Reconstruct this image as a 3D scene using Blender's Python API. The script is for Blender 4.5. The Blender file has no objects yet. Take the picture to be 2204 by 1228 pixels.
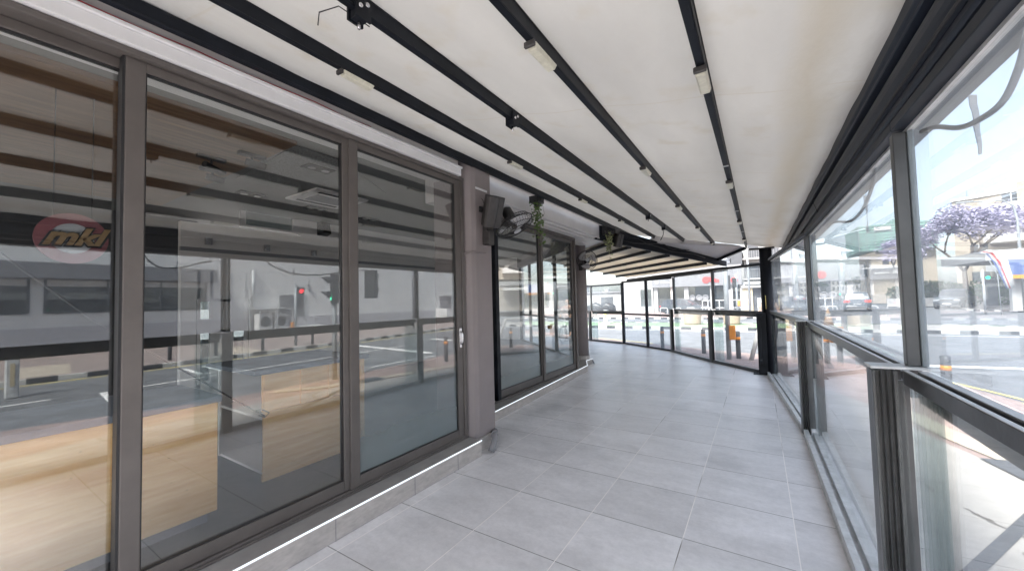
import bpy, bmesh, math, random
import numpy as np
from mathutils import Vector, Matrix
R = math.radians
random.seed(7); rng = np.random.default_rng(7)
scn = bpy.context.scene
col = scn.collection

# ------------------------------------------------------------------ camera
F_PX, YAW, PITCH, ROLL, EYE = 825.78, .5697, .0399, -.0251, 1.52
cy, sy, cp, sp, cr, sr = math.cos(YAW), math.sin(YAW), math.cos(PITCH), math.sin(PITCH), math.cos(ROLL), math.sin(ROLL)
fw = Vector((-sy*cp, cy*cp, sp)); r0 = Vector((cy, sy, 0)); u0 = r0.cross(fw)
rt = cr*r0 + sr*u0; up = -sr*r0 + cr*u0
camd = bpy.data.cameras.new('camera'); cam = bpy.data.objects.new('camera', camd); col.objects.link(cam)
cam.matrix_world = Matrix(((rt.x, up.x, -fw.x, 0), (rt.y, up.y, -fw.y, 0), (rt.z, up.z, -fw.z, EYE), (0, 0, 0, 1)))
camd.sensor_width = 36; camd.lens = 36*F_PX/2204; camd.clip_start = .02; camd.clip_end = 2000
scn.camera = cam

# ------------------------------------------------------------------ light
SUN_EL, SUN_AZ = R(52), R(197)          # azimuth the light comes from, clockwise from +Y
w = bpy.data.worlds.new('World'); scn.world = w; w.use_nodes = True
nt = w.node_tree; bg = nt.nodes['Background']
sky = nt.nodes.new('ShaderNodeTexSky'); sky.sky_type = 'NISHITA'; sky.sun_disc = False
sky.sun_elevation = SUN_EL; sky.sun_rotation = SUN_AZ; sky.dust_density = 3.0; sky.air_density = 1.0; sky.ozone_density = 1.0
hs = nt.nodes.new('ShaderNodeHueSaturation'); hs.inputs['Saturation'].default_value = .6; hs.inputs['Value'].default_value = 1.0      # thin high cloud greys the blue
nt.links.new(sky.outputs[0], hs.inputs['Color']); nt.links.new(hs.outputs[0], bg.inputs[0]); bg.inputs[1].default_value = .15
sl = bpy.data.lights.new('sun', 'SUN'); sl.energy = 3.6; sl.angle = R(14); sl.color = (1, .95, .88)
so = bpy.data.objects.new('sun', sl); col.objects.link(so)
sd = Vector((math.sin(SUN_AZ)*math.cos(SUN_EL), math.cos(SUN_AZ)*math.cos(SUN_EL), math.sin(SUN_EL)))
so.rotation_euler = sd.to_track_quat('Z', 'Y').to_euler(); so.location = (0, 0, 30)
scn.view_settings.view_transform = 'Standard'; scn.view_settings.look = 'None'
scn.view_settings.exposure = 1.82; scn.view_settings.gamma = 1
cyc = scn.cycles
cyc.max_bounces = 10; cyc.transparent_max_bounces = 40; cyc.diffuse_bounces = 5; cyc.glossy_bounces = 5
cyc.sample_clamp_indirect = 6; cyc.use_denoising = True; cyc.caustics_reflective = False; cyc.caustics_refractive = False

# ------------------------------------------------------------------ materials
def lk(t, a, b): t.links.new(a, b)
def mat(name, c, rough=.6, metal=0, var=.12, scale=6, bump=0, bscale=None, spec=.5, stretch=None, c2=None, coat=0):
    m = bpy.data.materials.new(name); m.use_nodes = True; t = m.node_tree; p = t.nodes['Principled BSDF']
    p.inputs['Roughness'].default_value = rough; p.inputs['Metallic'].default_value = metal
    p.inputs['Specular IOR Level'].default_value = spec; p.inputs['Coat Weight'].default_value = coat
    g = t.nodes.new('ShaderNodeNewGeometry'); mp = t.nodes.new('ShaderNodeMapping')
    lk(t, g.outputs['Position'], mp.inputs[0])
    if stretch: mp.inputs['Scale'].default_value = stretch
    n = t.nodes.new('ShaderNodeTexNoise'); n.inputs['Scale'].default_value = scale; n.inputs['Detail'].default_value = 6; n.inputs['Roughness'].default_value = .62
    lk(t, mp.outputs[0], n.inputs['Vector'])
    mx = t.nodes.new('ShaderNodeMix'); mx.data_type = 'RGBA'
    a = tuple(v*(1-var) for v in c) if c2 is None else c
    b = tuple(min(1, v*(1+var)) for v in c) if c2 is None else c2
    mx.inputs[6].default_value = (*a, 1); mx.inputs[7].default_value = (*b, 1)
    mr = t.nodes.new('ShaderNodeMapRange'); mr.inputs[1].default_value = .32; mr.inputs[2].default_value = .68
    lk(t, n.outputs[0], mr.inputs[0]); lk(t, mr.outputs[0], mx.inputs[0]); lk(t, mx.outputs[2], p.inputs['Base Color'])
    if bump:
        n2 = t.nodes.new('ShaderNodeTexNoise'); n2.inputs['Scale'].default_value = bscale or scale*8; n2.inputs['Detail'].default_value = 5
        lk(t, mp.outputs[0], n2.inputs['Vector'])
        bp = t.nodes.new('ShaderNodeBump'); bp.inputs['Strength'].default_value = bump; bp.inputs['Distance'].default_value = .01
        lk(t, n2.outputs[0], bp.inputs['Height']); lk(t, bp.outputs[0], p.inputs['Normal'])
    return m
def emit(name, c, s):
    m = bpy.data.materials.new(name); m.use_nodes = True; p = m.node_tree.nodes['Principled BSDF']
    p.inputs['Base Color'].default_value = (*c, 1); p.inputs['Emission Color'].default_value = (*c, 1); p.inputs['Emission Strength'].default_value = s
    return m
def math_node(t, op, a, b=None, c=None):
    n = t.nodes.new('ShaderNodeMath'); n.operation = op
    for i, v in enumerate((a, b, c)):
        if v is None: continue
        if isinstance(v, (int, float)): n.inputs[i].default_value = v
        else: lk(t, v, n.inputs[i])
    return n.outputs[0]
def glass(name, r0=.05, tint=(.93, .96, .95), dust=.05, dustc=(.75, .8, .8), patch=0., low=None, rough=0., grime=None):
    """clear sheet with Schlick reflection and a film of dust that scatters daylight"""
    m = bpy.data.materials.new(name); m.use_nodes = True; t = m.node_tree
    for n in list(t.nodes):
        if n.type != 'OUTPUT_MATERIAL': t.nodes.remove(n)
    out = t.nodes['Material Output']
    g = t.nodes.new('ShaderNodeNewGeometry')
    dot = t.nodes.new('ShaderNodeVectorMath'); dot.operation = 'DOT_PRODUCT'
    lk(t, g.outputs['Incoming'], dot.inputs[0]); lk(t, g.outputs['Normal'], dot.inputs[1])
    c = math_node(t, 'ABSOLUTE', dot.outputs['Value'])
    k = math_node(t, 'POWER', math_node(t, 'SUBTRACT', 1, c), 5)
    fac = math_node(t, 'MULTIPLY_ADD', k, 1-r0, r0)
    tr = t.nodes.new('ShaderNodeBsdfTransparent'); tr.inputs[0].default_value = (*tint, 1)
    gl = t.nodes.new('ShaderNodeBsdfGlossy'); gl.inputs['Roughness'].default_value = rough; gl.inputs[0].default_value = (1, 1, 1, 1)
    m1 = t.nodes.new('ShaderNodeMixShader'); lk(t, fac, m1.inputs[0]); lk(t, tr.outputs[0], m1.inputs[1]); lk(t, gl.outputs[0], m1.inputs[2])
    df = t.nodes.new('ShaderNodeBsdfDiffuse'); tl = t.nodes.new('ShaderNodeBsdfTranslucent')
    df.inputs[0].default_value = (*dustc, 1); tl.inputs[0].default_value = (*dustc, 1)
    m2 = t.nodes.new('ShaderNodeMixShader'); m2.inputs[0].default_value = .6; lk(t, df.outputs[0], m2.inputs[1]); lk(t, tl.outputs[0], m2.inputs[2])
    ns = t.nodes.new('ShaderNodeTexNoise'); ns.inputs['Scale'].default_value = 2.2; ns.inputs['Detail'].default_value = 7; ns.inputs['Roughness'].default_value = .65
    mp = t.nodes.new('ShaderNodeMapping'); mp.inputs['Scale'].default_value = (1, 1, .45); lk(t, g.outputs['Position'], mp.inputs[0]); lk(t, mp.outputs[0], ns.inputs['Vector'])
    mr = t.nodes.new('ShaderNodeMapRange'); mr.inputs[1].default_value = .35; mr.inputs[2].default_value = .7
    mr.inputs[3].default_value = dust; mr.inputs[4].default_value = dust+patch; lk(t, ns.outputs[0], mr.inputs[0])
    f = mr.outputs[0]
    sx = t.nodes.new('ShaderNodeSeparateXYZ'); lk(t, g.outputs['Position'], sx.inputs[0])
    if low:                                     # splashed grime near the sill: (height, amount)
        z0, amt = low
        a = t.nodes.new('ShaderNodeMapRange'); a.inputs[1].default_value = z0; a.inputs[2].default_value = z0-.75; a.inputs[3].default_value = 0; a.inputs[4].default_value = amt
        zz = math_node(t, 'MULTIPLY_ADD', ns.outputs[0], .35, math_node(t, 'SUBTRACT', sx.outputs[2], .175)); lk(t, zz, a.inputs[0])
        f = math_node(t, 'ADD', f, a.outputs[0])
    if grime:                                   # specks of paint and lime
        vo = t.nodes.new('ShaderNodeTexVoronoi'); vo.inputs['Scale'].default_value = 16; lk(t, g.outputs['Position'], vo.inputs['Vector'])
        s = math_node(t, 'LESS_THAN', vo.outputs['Distance'], .045)
        sep = t.nodes.new('ShaderNodeSeparateColor'); lk(t, vo.outputs['Color'], sep.inputs[0])
        s = math_node(t, 'MULTIPLY', s, math_node(t, 'GREATER_THAN', sep.outputs[0], .88))
        f = math_node(t, 'ADD', f, math_node(t, 'MULTIPLY', s, grime))
    m3 = t.nodes.new('ShaderNodeMixShader'); lk(t, f, m3.inputs[0]); lk(t, m1.outputs[0], m3.inputs[1]); lk(t, m2.outputs[0], m3.inputs[2])
    lk(t, m3.outputs[0], out.inputs[0])
    return m
def fabric(name, c, trans=.45):
    m = bpy.data.materials.new(name); m.use_nodes = True; t = m.node_tree
    for n in list(t.nodes):
        if n.type != 'OUTPUT_MATERIAL': t.nodes.remove(n)
    out = t.nodes['Material Output']; g = t.nodes.new('ShaderNodeNewGeometry')
    mp = t.nodes.new('ShaderNodeMapping'); mp.inputs['Scale'].default_value = (1.2, .5, 1); mp.inputs['Rotation'].default_value = (0, 0, R(25)); lk(t, g.outputs['Position'], mp.inputs[0])
    n = t.nodes.new('ShaderNodeTexNoise'); n.inputs['Scale'].default_value = 1.6; n.inputs['Detail'].default_value = 7; n.inputs['Roughness'].default_value = .6; lk(t, mp.outputs[0], n.inputs['Vector'])
    cr_ = t.nodes.new('ShaderNodeValToRGB'); e = cr_.color_ramp
    e.elements[0].position = .3; e.elements[0].color = (*[v*.88 for v in c], 1); e.elements[1].position = .7; e.elements[1].color = (*c, 1)
    lk(t, n.outputs[0], cr_.inputs[0])
    n2 = t.nodes.new('ShaderNodeTexNoise'); n2.inputs['Scale'].default_value = 9; n2.inputs['Detail'].default_value = 4; lk(t, mp.outputs[0], n2.inputs['Vector'])
    bp = t.nodes.new('ShaderNodeBump'); bp.inputs['Strength'].default_value = .5; bp.inputs['Distance'].default_value = .02; lk(t, n2.outputs[0], bp.inputs['Height'])
    # long tea-coloured water stain beside the gutter, faint blotches and crosswise seams
    sx = t.nodes.new('ShaderNodeSeparateXYZ'); lk(t, g.outputs['Position'], sx.inputs[0])
    wob = math_node(t, 'MULTIPLY_ADD', math_node(t, 'SUBTRACT', n.outputs[0], .5), .35, sx.outputs[0])
    a_ = math_node(t, 'SUBTRACT', 1, math_node(t, 'MINIMUM', 1, math_node(t, 'DIVIDE', math_node(t, 'ABSOLUTE', math_node(t, 'SUBTRACT', wob, .24)), .11)))
    n5 = t.nodes.new('ShaderNodeTexNoise'); n5.inputs['Scale'].default_value = 5; n5.inputs['Detail'].default_value = 6; lk(t, g.outputs['Position'], n5.inputs['Vector'])
    b_ = t.nodes.new('ShaderNodeMapRange'); b_.inputs[1].default_value = .56; b_.inputs[2].default_value = .72; b_.inputs[4].default_value = .5; lk(t, n5.outputs[0], b_.inputs[0])
    fy = math_node(t, 'FRACT', math_node(t, 'DIVIDE', sx.outputs[1], 1.46)); seam = math_node(t, 'MULTIPLY', math_node(t, 'LESS_THAN', math_node(t, 'ABSOLUTE', math_node(t, 'SUBTRACT', fy, .5)), .004), .45)
    stf = math_node(t, 'MINIMUM', 1, math_node(t, 'MAXIMUM', seam, math_node(t, 'MAXIMUM', math_node(t, 'MULTIPLY', a_, .75), b_.outputs[0])))
    sm = t.nodes.new('ShaderNodeMix'); sm.data_type = 'RGBA'; lk(t, stf, sm.inputs[0]); lk(t, cr_.outputs[0], sm.inputs[6]); sm.inputs[7].default_value = (c[0]*.86, c[1]*.82, c[2]*.75, 1)
    df = t.nodes.new('ShaderNodeBsdfDiffuse'); tl = t.nodes.new('ShaderNodeBsdfTranslucent')
    lk(t, sm.outputs[2], df.inputs[0]); lk(t, sm.outputs[2], tl.inputs[0]); lk(t, bp.outputs[0], df.inputs['Normal'])
    m2 = t.nodes.new('ShaderNodeMixShader'); m2.inputs[0].default_value = trans; lk(t, df.outputs[0], m2.inputs[1]); lk(t, tl.outputs[0], m2.inputs[2])
    lk(t, m2.outputs[0], out.inputs[0]); return m
def tiles(name, size, ox, oy, c, grout, rough=.5, var=.07, gw=.004, cloud=.14, xs=None):
    m = bpy.data.materials.new(name); m.use_nodes = True; t = m.node_tree; p = t.nodes['Principled BSDF']
    g = t.nodes.new('ShaderNodeNewGeometry'); s = t.nodes.new('ShaderNodeSeparateXYZ'); lk(t, g.outputs['Position'], s.inputs[0])
    ax = math_node(t, 'DIVIDE', math_node(t, 'SUBTRACT', s.outputs[0], ox), size); ay = math_node(t, 'DIVIDE', math_node(t, 'SUBTRACT', s.outputs[1], oy), size)
    def edge(a): return math_node(t, 'LESS_THAN', math_node(t, 'ABSOLUTE', math_node(t, 'SUBTRACT', a, math_node(t, 'ROUND', a))), gw/size/2)
    gr = math_node(t, 'MAXIMUM', edge(ax), edge(ay))
    cmb = t.nodes.new('ShaderNodeCombineXYZ'); lk(t, math_node(t, 'FLOOR', ax), cmb.inputs[0]); lk(t, math_node(t, 'FLOOR', ay), cmb.inputs[1])
    wn = t.nodes.new('ShaderNodeTexWhiteNoise'); lk(t, cmb.outputs[0], wn.inputs[0])
    # each tile carries its own patch of the cloudy print
    off = t.nodes.new('ShaderNodeVectorMath'); off.operation = 'MULTIPLY_ADD'; lk(t, wn.outputs['Color'], off.inputs[0]); off.inputs[1].default_value = (20, 20, 20); lk(t, g.outputs['Position'], off.inputs[2])
    mp = t.nodes.new('ShaderNodeMapping'); mp.inputs['Scale'].default_value = (.7, 1.6, 1); lk(t, off.outputs[0], mp.inputs[0])
    n = t.nodes.new('ShaderNodeTexNoise'); n.inputs['Scale'].default_value = 3.2; n.inputs['Detail'].default_value = 9; n.inputs['Roughness'].default_value = .68; lk(t, mp.outputs[0], n.inputs['Vector'])
    n3 = t.nodes.new('ShaderNodeTexNoise'); n3.inputs['Scale'].default_value = .8; n3.inputs['Detail'].default_value = 5; lk(t, g.outputs['Position'], n3.inputs['Vector'])
    v = math_node(t, 'MULTIPLY_ADD', math_node(t, 'SUBTRACT', n.outputs[0], .5), cloud*4, 1)
    v = math_node(t, 'MULTIPLY', v, math_node(t, 'MULTIPLY_ADD', math_node(t, 'SUBTRACT', wn.outputs['Value'], .5), var*2, 1))
    v = math_node(t, 'MULTIPLY', v, math_node(t, 'MULTIPLY_ADD', math_node(t, 'SUBTRACT', n3.outputs[0], .5), .35, 1))
    d1 = t.nodes.new('ShaderNodeTexNoise'); d1.inputs['Scale'].default_value = 22; d1.inputs['Detail'].default_value = 8; d1.inputs['Roughness'].default_value = .75; lk(t, g.outputs['Position'], d1.inputs['Vector'])
    d2 = t.nodes.new('ShaderNodeTexNoise'); d2.inputs['Scale'].default_value = 1.7; d2.inputs['Detail'].default_value = 6; lk(t, g.outputs['Position'], d2.inputs['Vector'])
    sp = t.nodes.new('ShaderNodeMapRange'); sp.inputs[1].default_value = .64; sp.inputs[2].default_value = .74; sp.inputs[3].default_value = 1; sp.inputs[4].default_value = .80; lk(t, d1.outputs[0], sp.inputs[0])
    st = t.nodes.new('ShaderNodeMapRange'); st.inputs[1].default_value = .55; st.inputs[2].default_value = .75; st.inputs[3].default_value = 1; st.inputs[4].default_value = .78; lk(t, d2.outputs[0], st.inputs[0])
    ex = math_node(t, 'MULTIPLY', sp.outputs[0], st.outputs[0])
    fine = math_node(t, 'MULTIPLY_ADD', math_node(t, 'SUBTRACT', d1.outputs[0], .5), .45, 1)
    v = math_node(t, 'MULTIPLY', v, math_node(t, 'MULTIPLY', ex, fine))
    vm = t.nodes.new('ShaderNodeVectorMath'); vm.operation = 'SCALE'; vm.inputs[0].default_value = c; lk(t, v, vm.inputs['Scale'])
    mx = t.nodes.new('ShaderNodeMix'); mx.data_type = 'RGBA'; lk(t, gr, mx.inputs[0]); lk(t, vm.outputs[0], mx.inputs[6]); 
    # grout: pale along some runs, dirty along others
    n4 = t.nodes.new('ShaderNodeTexNoise'); n4.inputs['Scale'].default_value = .9; lk(t, g.outputs['Position'], n4.inputs['Vector'])
    gm = t.nodes.new('ShaderNodeMix'); gm.data_type = 'RGBA'; gm.inputs[6].default_value = (*grout, 1); gm.inputs[7].default_value = (*[min(1, q*4.0) for q in grout], 1)
    mr = t.nodes.new('ShaderNodeMapRange'); mr.inputs[1].default_value = .38; mr.inputs[2].default_value = .46; lk(t, n4.outputs[0], mr.inputs[0]); lk(t, math_node(t, 'MULTIPLY', mr.outputs[0], edge(ax)), gm.inputs[0])      # long joints pale, cross joints dark
    lk(t, gm.outputs[2], mx.inputs[7]); lk(t, mx.outputs[2], p.inputs['Base Color'])
    rr = math_node(t, 'MULTIPLY_ADD', n.outputs[0], .25, rough-.12); lk(t, rr, p.inputs['Roughness'])
    bp = t.nodes.new('ShaderNodeBump'); bp.inputs['Strength'].default_value = .5; bp.inputs['Distance'].default_value = .004
    h = math_node(t, 'SUBTRACT', math_node(t, 'MULTIPLY', n.outputs[0], .25), math_node(t, 'MULTIPLY', gr, .5)); lk(t, h, bp.inputs['Height']); lk(t, bp.outputs[0], p.inputs['Normal'])
    return m
def wood(name, a, b, rot=0, sc=2.0):
    m = bpy.data.materials.new(name); m.use_nodes = True; t = m.node_tree; p = t.nodes['Principled BSDF']; p.inputs['Roughness'].default_value = .45
    g = t.nodes.new('ShaderNodeNewGeometry'); mp = t.nodes.new('ShaderNodeMapping'); mp.inputs['Scale'].default_value = (1.2, 1.2, 14) if not rot else (14, 1.2, 1.2); lk(t, g.outputs['Position'], mp.inputs[0])
    n = t.nodes.new('ShaderNodeTexNoise'); n.inputs['Scale'].default_value = sc; n.inputs['Detail'].default_value = 9; n.inputs['Roughness'].default_value = .6; lk(t, mp.outputs[0], n.inputs['Vector'])
    cr_ = t.nodes.new('ShaderNodeValToRGB'); e = cr_.color_ramp; e.elements[0].position = .35; e.elements[0].color = (*a, 1); e.elements[1].position = .65; e.elements[1].color = (*b, 1)
    lk(t, n.outputs[0], cr_.inputs[0]); lk(t, cr_.outputs[0], p.inputs['Base Color']); return m

M = {}
M['frame'] = mat('taupe_frame', (.108, .096, .09), .42, 0, .12, 5, .05)
M['post'] = mat('mauve_paint', (.255, .225, .227), .6, 0, .06, 3, .08)
M['steel'] = mat('black_powder_coat', (.009, .011, .016), .5, 0, .3, 6, .06, spec=.22)
M['grey_steel'] = mat('grey_aluminium', (.07, .074, .078), .34, 0, .22, 5, .05, stretch=(1, .3, 1))
M['bluegrey'] = mat('blue_grey_strip', (.17, .20, .22), .45, 0, .15, 5, .05)
M['rail'] = mat('worn_rail', (.055, .055, .06), .3, .2, .35, 7, .04)
M['light_rail'] = mat('dusty_aluminium', (.55, .56, .57), .45, .2, .2, 9, .05)
M['gutter'] = mat('gutter_grey', (.013, .017, .026), .5, 0, .35, 3, .08, spec=.3, stretch=(1, .25, 1))
M['white'] = mat('white_paint', (.72, .70, .69), .5, 0, .05, 3, .03)
M['white_trunk'] = mat('white_pvc', (.75, .75, .76), .4, 0, .04, 6)
M['stone'] = mat('sill_stone', (.44, .41, .39), .5, 0, .15, 4, .08, stretch=(1, 3, 8))
M['sill'] = mat('sill_tile', (.34, .325, .315), .5, 0, .12, 5, .06)
M['trim'] = emit('led_strip', (.85, .93, 1), .34)
M['wire_red'] = mat('red_wire', (.35, .03, .04), .5)
M['wire'] = mat('black_wire', (.02, .02, .022), .5)
M['wirew'] = mat('white_wire', (.7, .7, .7), .5)
M['fabric'] = fabric('canopy_fabric', (.65, .642, .625), .33)
M['fabric2'] = fabric('canopy_fabric_cream', (.80, .75, .66), .36)
M['soffit'] = mat('soffit_board', (.60, .59, .61), .6, 0, .06, 3)
M['alu'] = mat('bare_aluminium', (.42, .45, .50), .35, .4, .1, 9)
M['lampp'] = mat('yellowed_lens', (.62, .60, .50), .35, 0, .12, 40)
M['black'] = mat('black_plastic', (.018, .018, .02), .45, 0, .2, 12, .05)
M['dgrey'] = mat('charcoal_plastic', (.045, .042, .042), .5, 0, .2, 12)
M['chrome'] = mat('bright_metal', (.6, .6, .62), .25, .9, .05)
M['blade'] = mat('fan_blade', (.55, .55, .56), .35, 0, .05)
M['leaf'] = mat('ivy_leaf', (.10, .17, .045), .5, 0, .5, 30)
M['leafp'] = mat('faded_leaf', (.30, .33, .16), .5, 0, .4, 30)
M['gw'] = glass('window_glass', .10, (.95, .96, .96), .004, (.5, .56, .58), .01, None, grime=.25)
M['gw_dusty'] = glass('window_glass_dusty', .11, (.95, .96, .96), .01, (.46, .56, .60), .03, (1.15, .42), grime=.6)
M['gd'] = glass('door_glass', .12, (.93, .95, .95), .02, (.55, .62, .63), .05, (.95, .45), grime=.3)
M['gr'] = glass('screen_glass', .03, (.90, .93, .94), .095, (.80, .88, .95), .04, None)
M['gr_low'] = glass('screen_glass_low', .03, (.97, .985, .98), .010, (.75, .85, .88), .022, (.30, .05))
M['gstrip'] = glass('dusty_strip_glass', .05, (.86, .91, .91), .09, (.50, .58, .60), .08, None)
M['ghouse'] = glass('far_glass', .12, (.6, .65, .66), .02, (.6, .62, .64), .02)
M['floor'] = tiles('terrace_tiles', .6, -2.265, 5.048, (.76, .745, .76), (.24, .23, .225), .38, gw=.006)
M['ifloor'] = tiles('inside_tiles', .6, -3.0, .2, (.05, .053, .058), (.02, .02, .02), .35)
M['asphalt'] = mat('asphalt', (.14, .147, .16), .85, 0, .25, 2.5, .4, 60)
M['concrete'] = mat('pale_concrete', (.34, .33, .32), .85, 0, .16, 1.6, .4, 20)
def add_cracks(m, sc=.55, w_=.006, dark=(.12, .11, .10)):
    t = m.node_tree; p = t.nodes['Principled BSDF']; old = p.inputs['Base Color'].links[0].from_socket
    g = t.nodes.new('ShaderNodeNewGeometry'); n = t.nodes.new('ShaderNodeTexNoise'); n.inputs['Scale'].default_value = 2.5; n.inputs['Detail'].default_value = 6; lk(t, g.outputs['Position'], n.inputs['Vector'])
    v = t.nodes.new('ShaderNodeVectorMath'); v.operation = 'MULTIPLY_ADD'; lk(t, n.outputs['Color'], v.inputs[0]); v.inputs[1].default_value = (.45, .45, 0); lk(t, g.outputs['Position'], v.inputs[2])
    vo = t.nodes.new('ShaderNodeTexVoronoi'); vo.feature = 'DISTANCE_TO_EDGE'; vo.inputs['Scale'].default_value = sc; lk(t, v.outputs[0], vo.inputs['Vector'])
    f = math_node(t, 'LESS_THAN', vo.outputs['Distance'], w_)
    n2 = t.nodes.new('ShaderNodeTexNoise'); n2.inputs['Scale'].default_value = 1.1; lk(t, g.outputs['Position'], n2.inputs['Vector']); f = math_node(t, 'MULTIPLY', f, math_node(t, 'GREATER_THAN', n2.outputs[0], .5))
    mx = t.nodes.new('ShaderNodeMix'); mx.data_type = 'RGBA'; lk(t, f, mx.inputs[0]); lk(t, old, mx.inputs[6]); mx.inputs[7].default_value = (*dark, 1); lk(t, mx.outputs[2], p.inputs['Base Color'])
add_cracks(M['concrete'])
M['redpave'] = mat('red_pavers', (.31, .235, .22), .85, 0, .2, 3, .4, 30)
M['tan'] = mat('tan_pavers', (.42, .37, .31), .85, 0, .15, 4, .3, 30)
M['ground'] = mat('dusty_ground', (.30, .28, .25), .9, 0, .2, .2)
M['yellow'] = mat('yellow_line', (.66, .55, .20), .7, 0, .2, 6)
M['wline'] = mat('white_line', (.75, .75, .75), .7, 0, .12, 8)
M['kwhite'] = mat('kerb_white', (.52, .52, .52), .7, 0, .12, 8)
M['kblack'] = mat('kerb_black', (.05, .055, .065), .7, 0, .25, 8)
M['turf'] = mat('thin_green_turf', (.19, .27, .17), .9, 0, .3, 5, .3)
M['wall'] = mat('rendered_wall', (.80, .785, .775), .8, 0, .07, .5, .1, 30)
M['wallgrey'] = mat('lavender_plinth', (.50, .485, .51), .8, 0, .06, .7)
M['visor'] = mat('grey_visor', (.20, .20, .215), .7, 0, .08, 1)
M['dark'] = mat('dark_grey', (.07, .075, .085), .6, 0, .15, 2)
M['mid'] = mat('mid_grey', (.22, .22, .235), .6, 0, .1, 2)
M['beige'] = mat('beige_render', (.52, .46, .38), .8, 0, .06, .3)
M['fwall'] = mat('far_render', (.40, .395, .39), .8, 0, .08, .4)  # far walls: render colour darkened to offset the bright outdoor exposure
M['fbeige'] = mat('far_beige_render', (.38, .33, .27), .8, 0, .08, .3)  # beige render, likewise darkened against overexposure
M['oppave'] = mat('grey_pink_pavers', (.27, .225, .215), .85, 0, .22, 2.5, .4, 30)
M['sand'] = mat('sandstone', (.50, .42, .28), .8, 0, .12, 2)
M['ceil'] = mat('inside_ceiling', (.20, .195, .19), .8, 0, .06, 3)
M['ceil_speck'] = mat('speckled_ceiling', (.22, .22, .215), .8, 0, .6, 90)
M['iwall'] = mat('inside_wall', (.70, .68, .66), .7, 0, .05, 2)
M['idark'] = mat('inside_dark', (.035, .035, .038), .7, 0, .1, 2)
M['wood'] = wood('oak_veneer', (.80, .45, .17), (.92, .62, .29))
M['woodc'] = wood('ceiling_boards', (.12, .06, .028), (.24, .135, .07), 1, 1.5)
M['ctop'] = mat('slate_top', (.12, .145, .175), .65, 0, .3, 3)
M['red'] = mat('red_paint', (.50, .06, .06), .5)
M['ringred'] = mat('sign_ring', (.20, .06, .07), .5, 0, .1)
M['gold'] = mat('gold_letters', (.24, .155, .07), .45, .1, .15)
M['discgrey'] = mat('sign_disc', (.42, .44, .46), .5, 0, .05)
M['orange'] = mat('orange_plastic', (.80, .28, .03), .5)
M['fadedorange'] = mat('faded_orange', (.55, .36, .22), .7)
M['green_em'] = emit('green_signal', (.0, 1, .45), 3.5)
M['red_em'] = emit('red_signal', (1, .02, .03), 4)
M['tail_em'] = emit('tail_lamp', (1, .05, .04), 2.2)
M['pole'] = mat('galvanised', (.36, .38, .40), .5, .3, .1)
M['poled'] = mat('grey_pole', (.13, .13, .15), .5, 0, .1)
M['net'] = mat('green_net', (.22, .38, .33), .8, 0, .35, .8)
M['violet'] = mat('violet_bloom', (.40, .37, .50), .7, 0, .35, 3)
M['bark'] = mat('bark', (.13, .10, .08), .9, 0, .25, 6)
M['fol'] = mat('foliage', (.055, .10, .045), .8, 0, .45, 2)
M['blue'] = mat('blue_board', (.08, .12, .28), .5)
M['carg'] = mat('grey_car_paint', (.04, .05, .06), .3, .2, .05, coat=.5)
M['cars'] = mat('silver_car_paint', (.10, .115, .135), .3, .2, .05, coat=.5)
M['carglass'] = mat('car_glass', (.03, .035, .045), .08, 0, .05)
M['tyre'] = mat('tyre', (.02, .02, .02), .8)
M['skin'] = mat('skin', (.45, .27, .19), .6)
M['shirt'] = mat('tan_shirt', (.34, .26, .21), .8)
M['trouser'] = mat('dark_trousers', (.05, .055, .07), .8)
M['plank'] = wood('planter_planks', (.22, .17, .13), (.34, .27, .21), 0, 3)
M['scrap'] = mat('plastic_scrap', (.5, .5, .5), .4)

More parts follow.
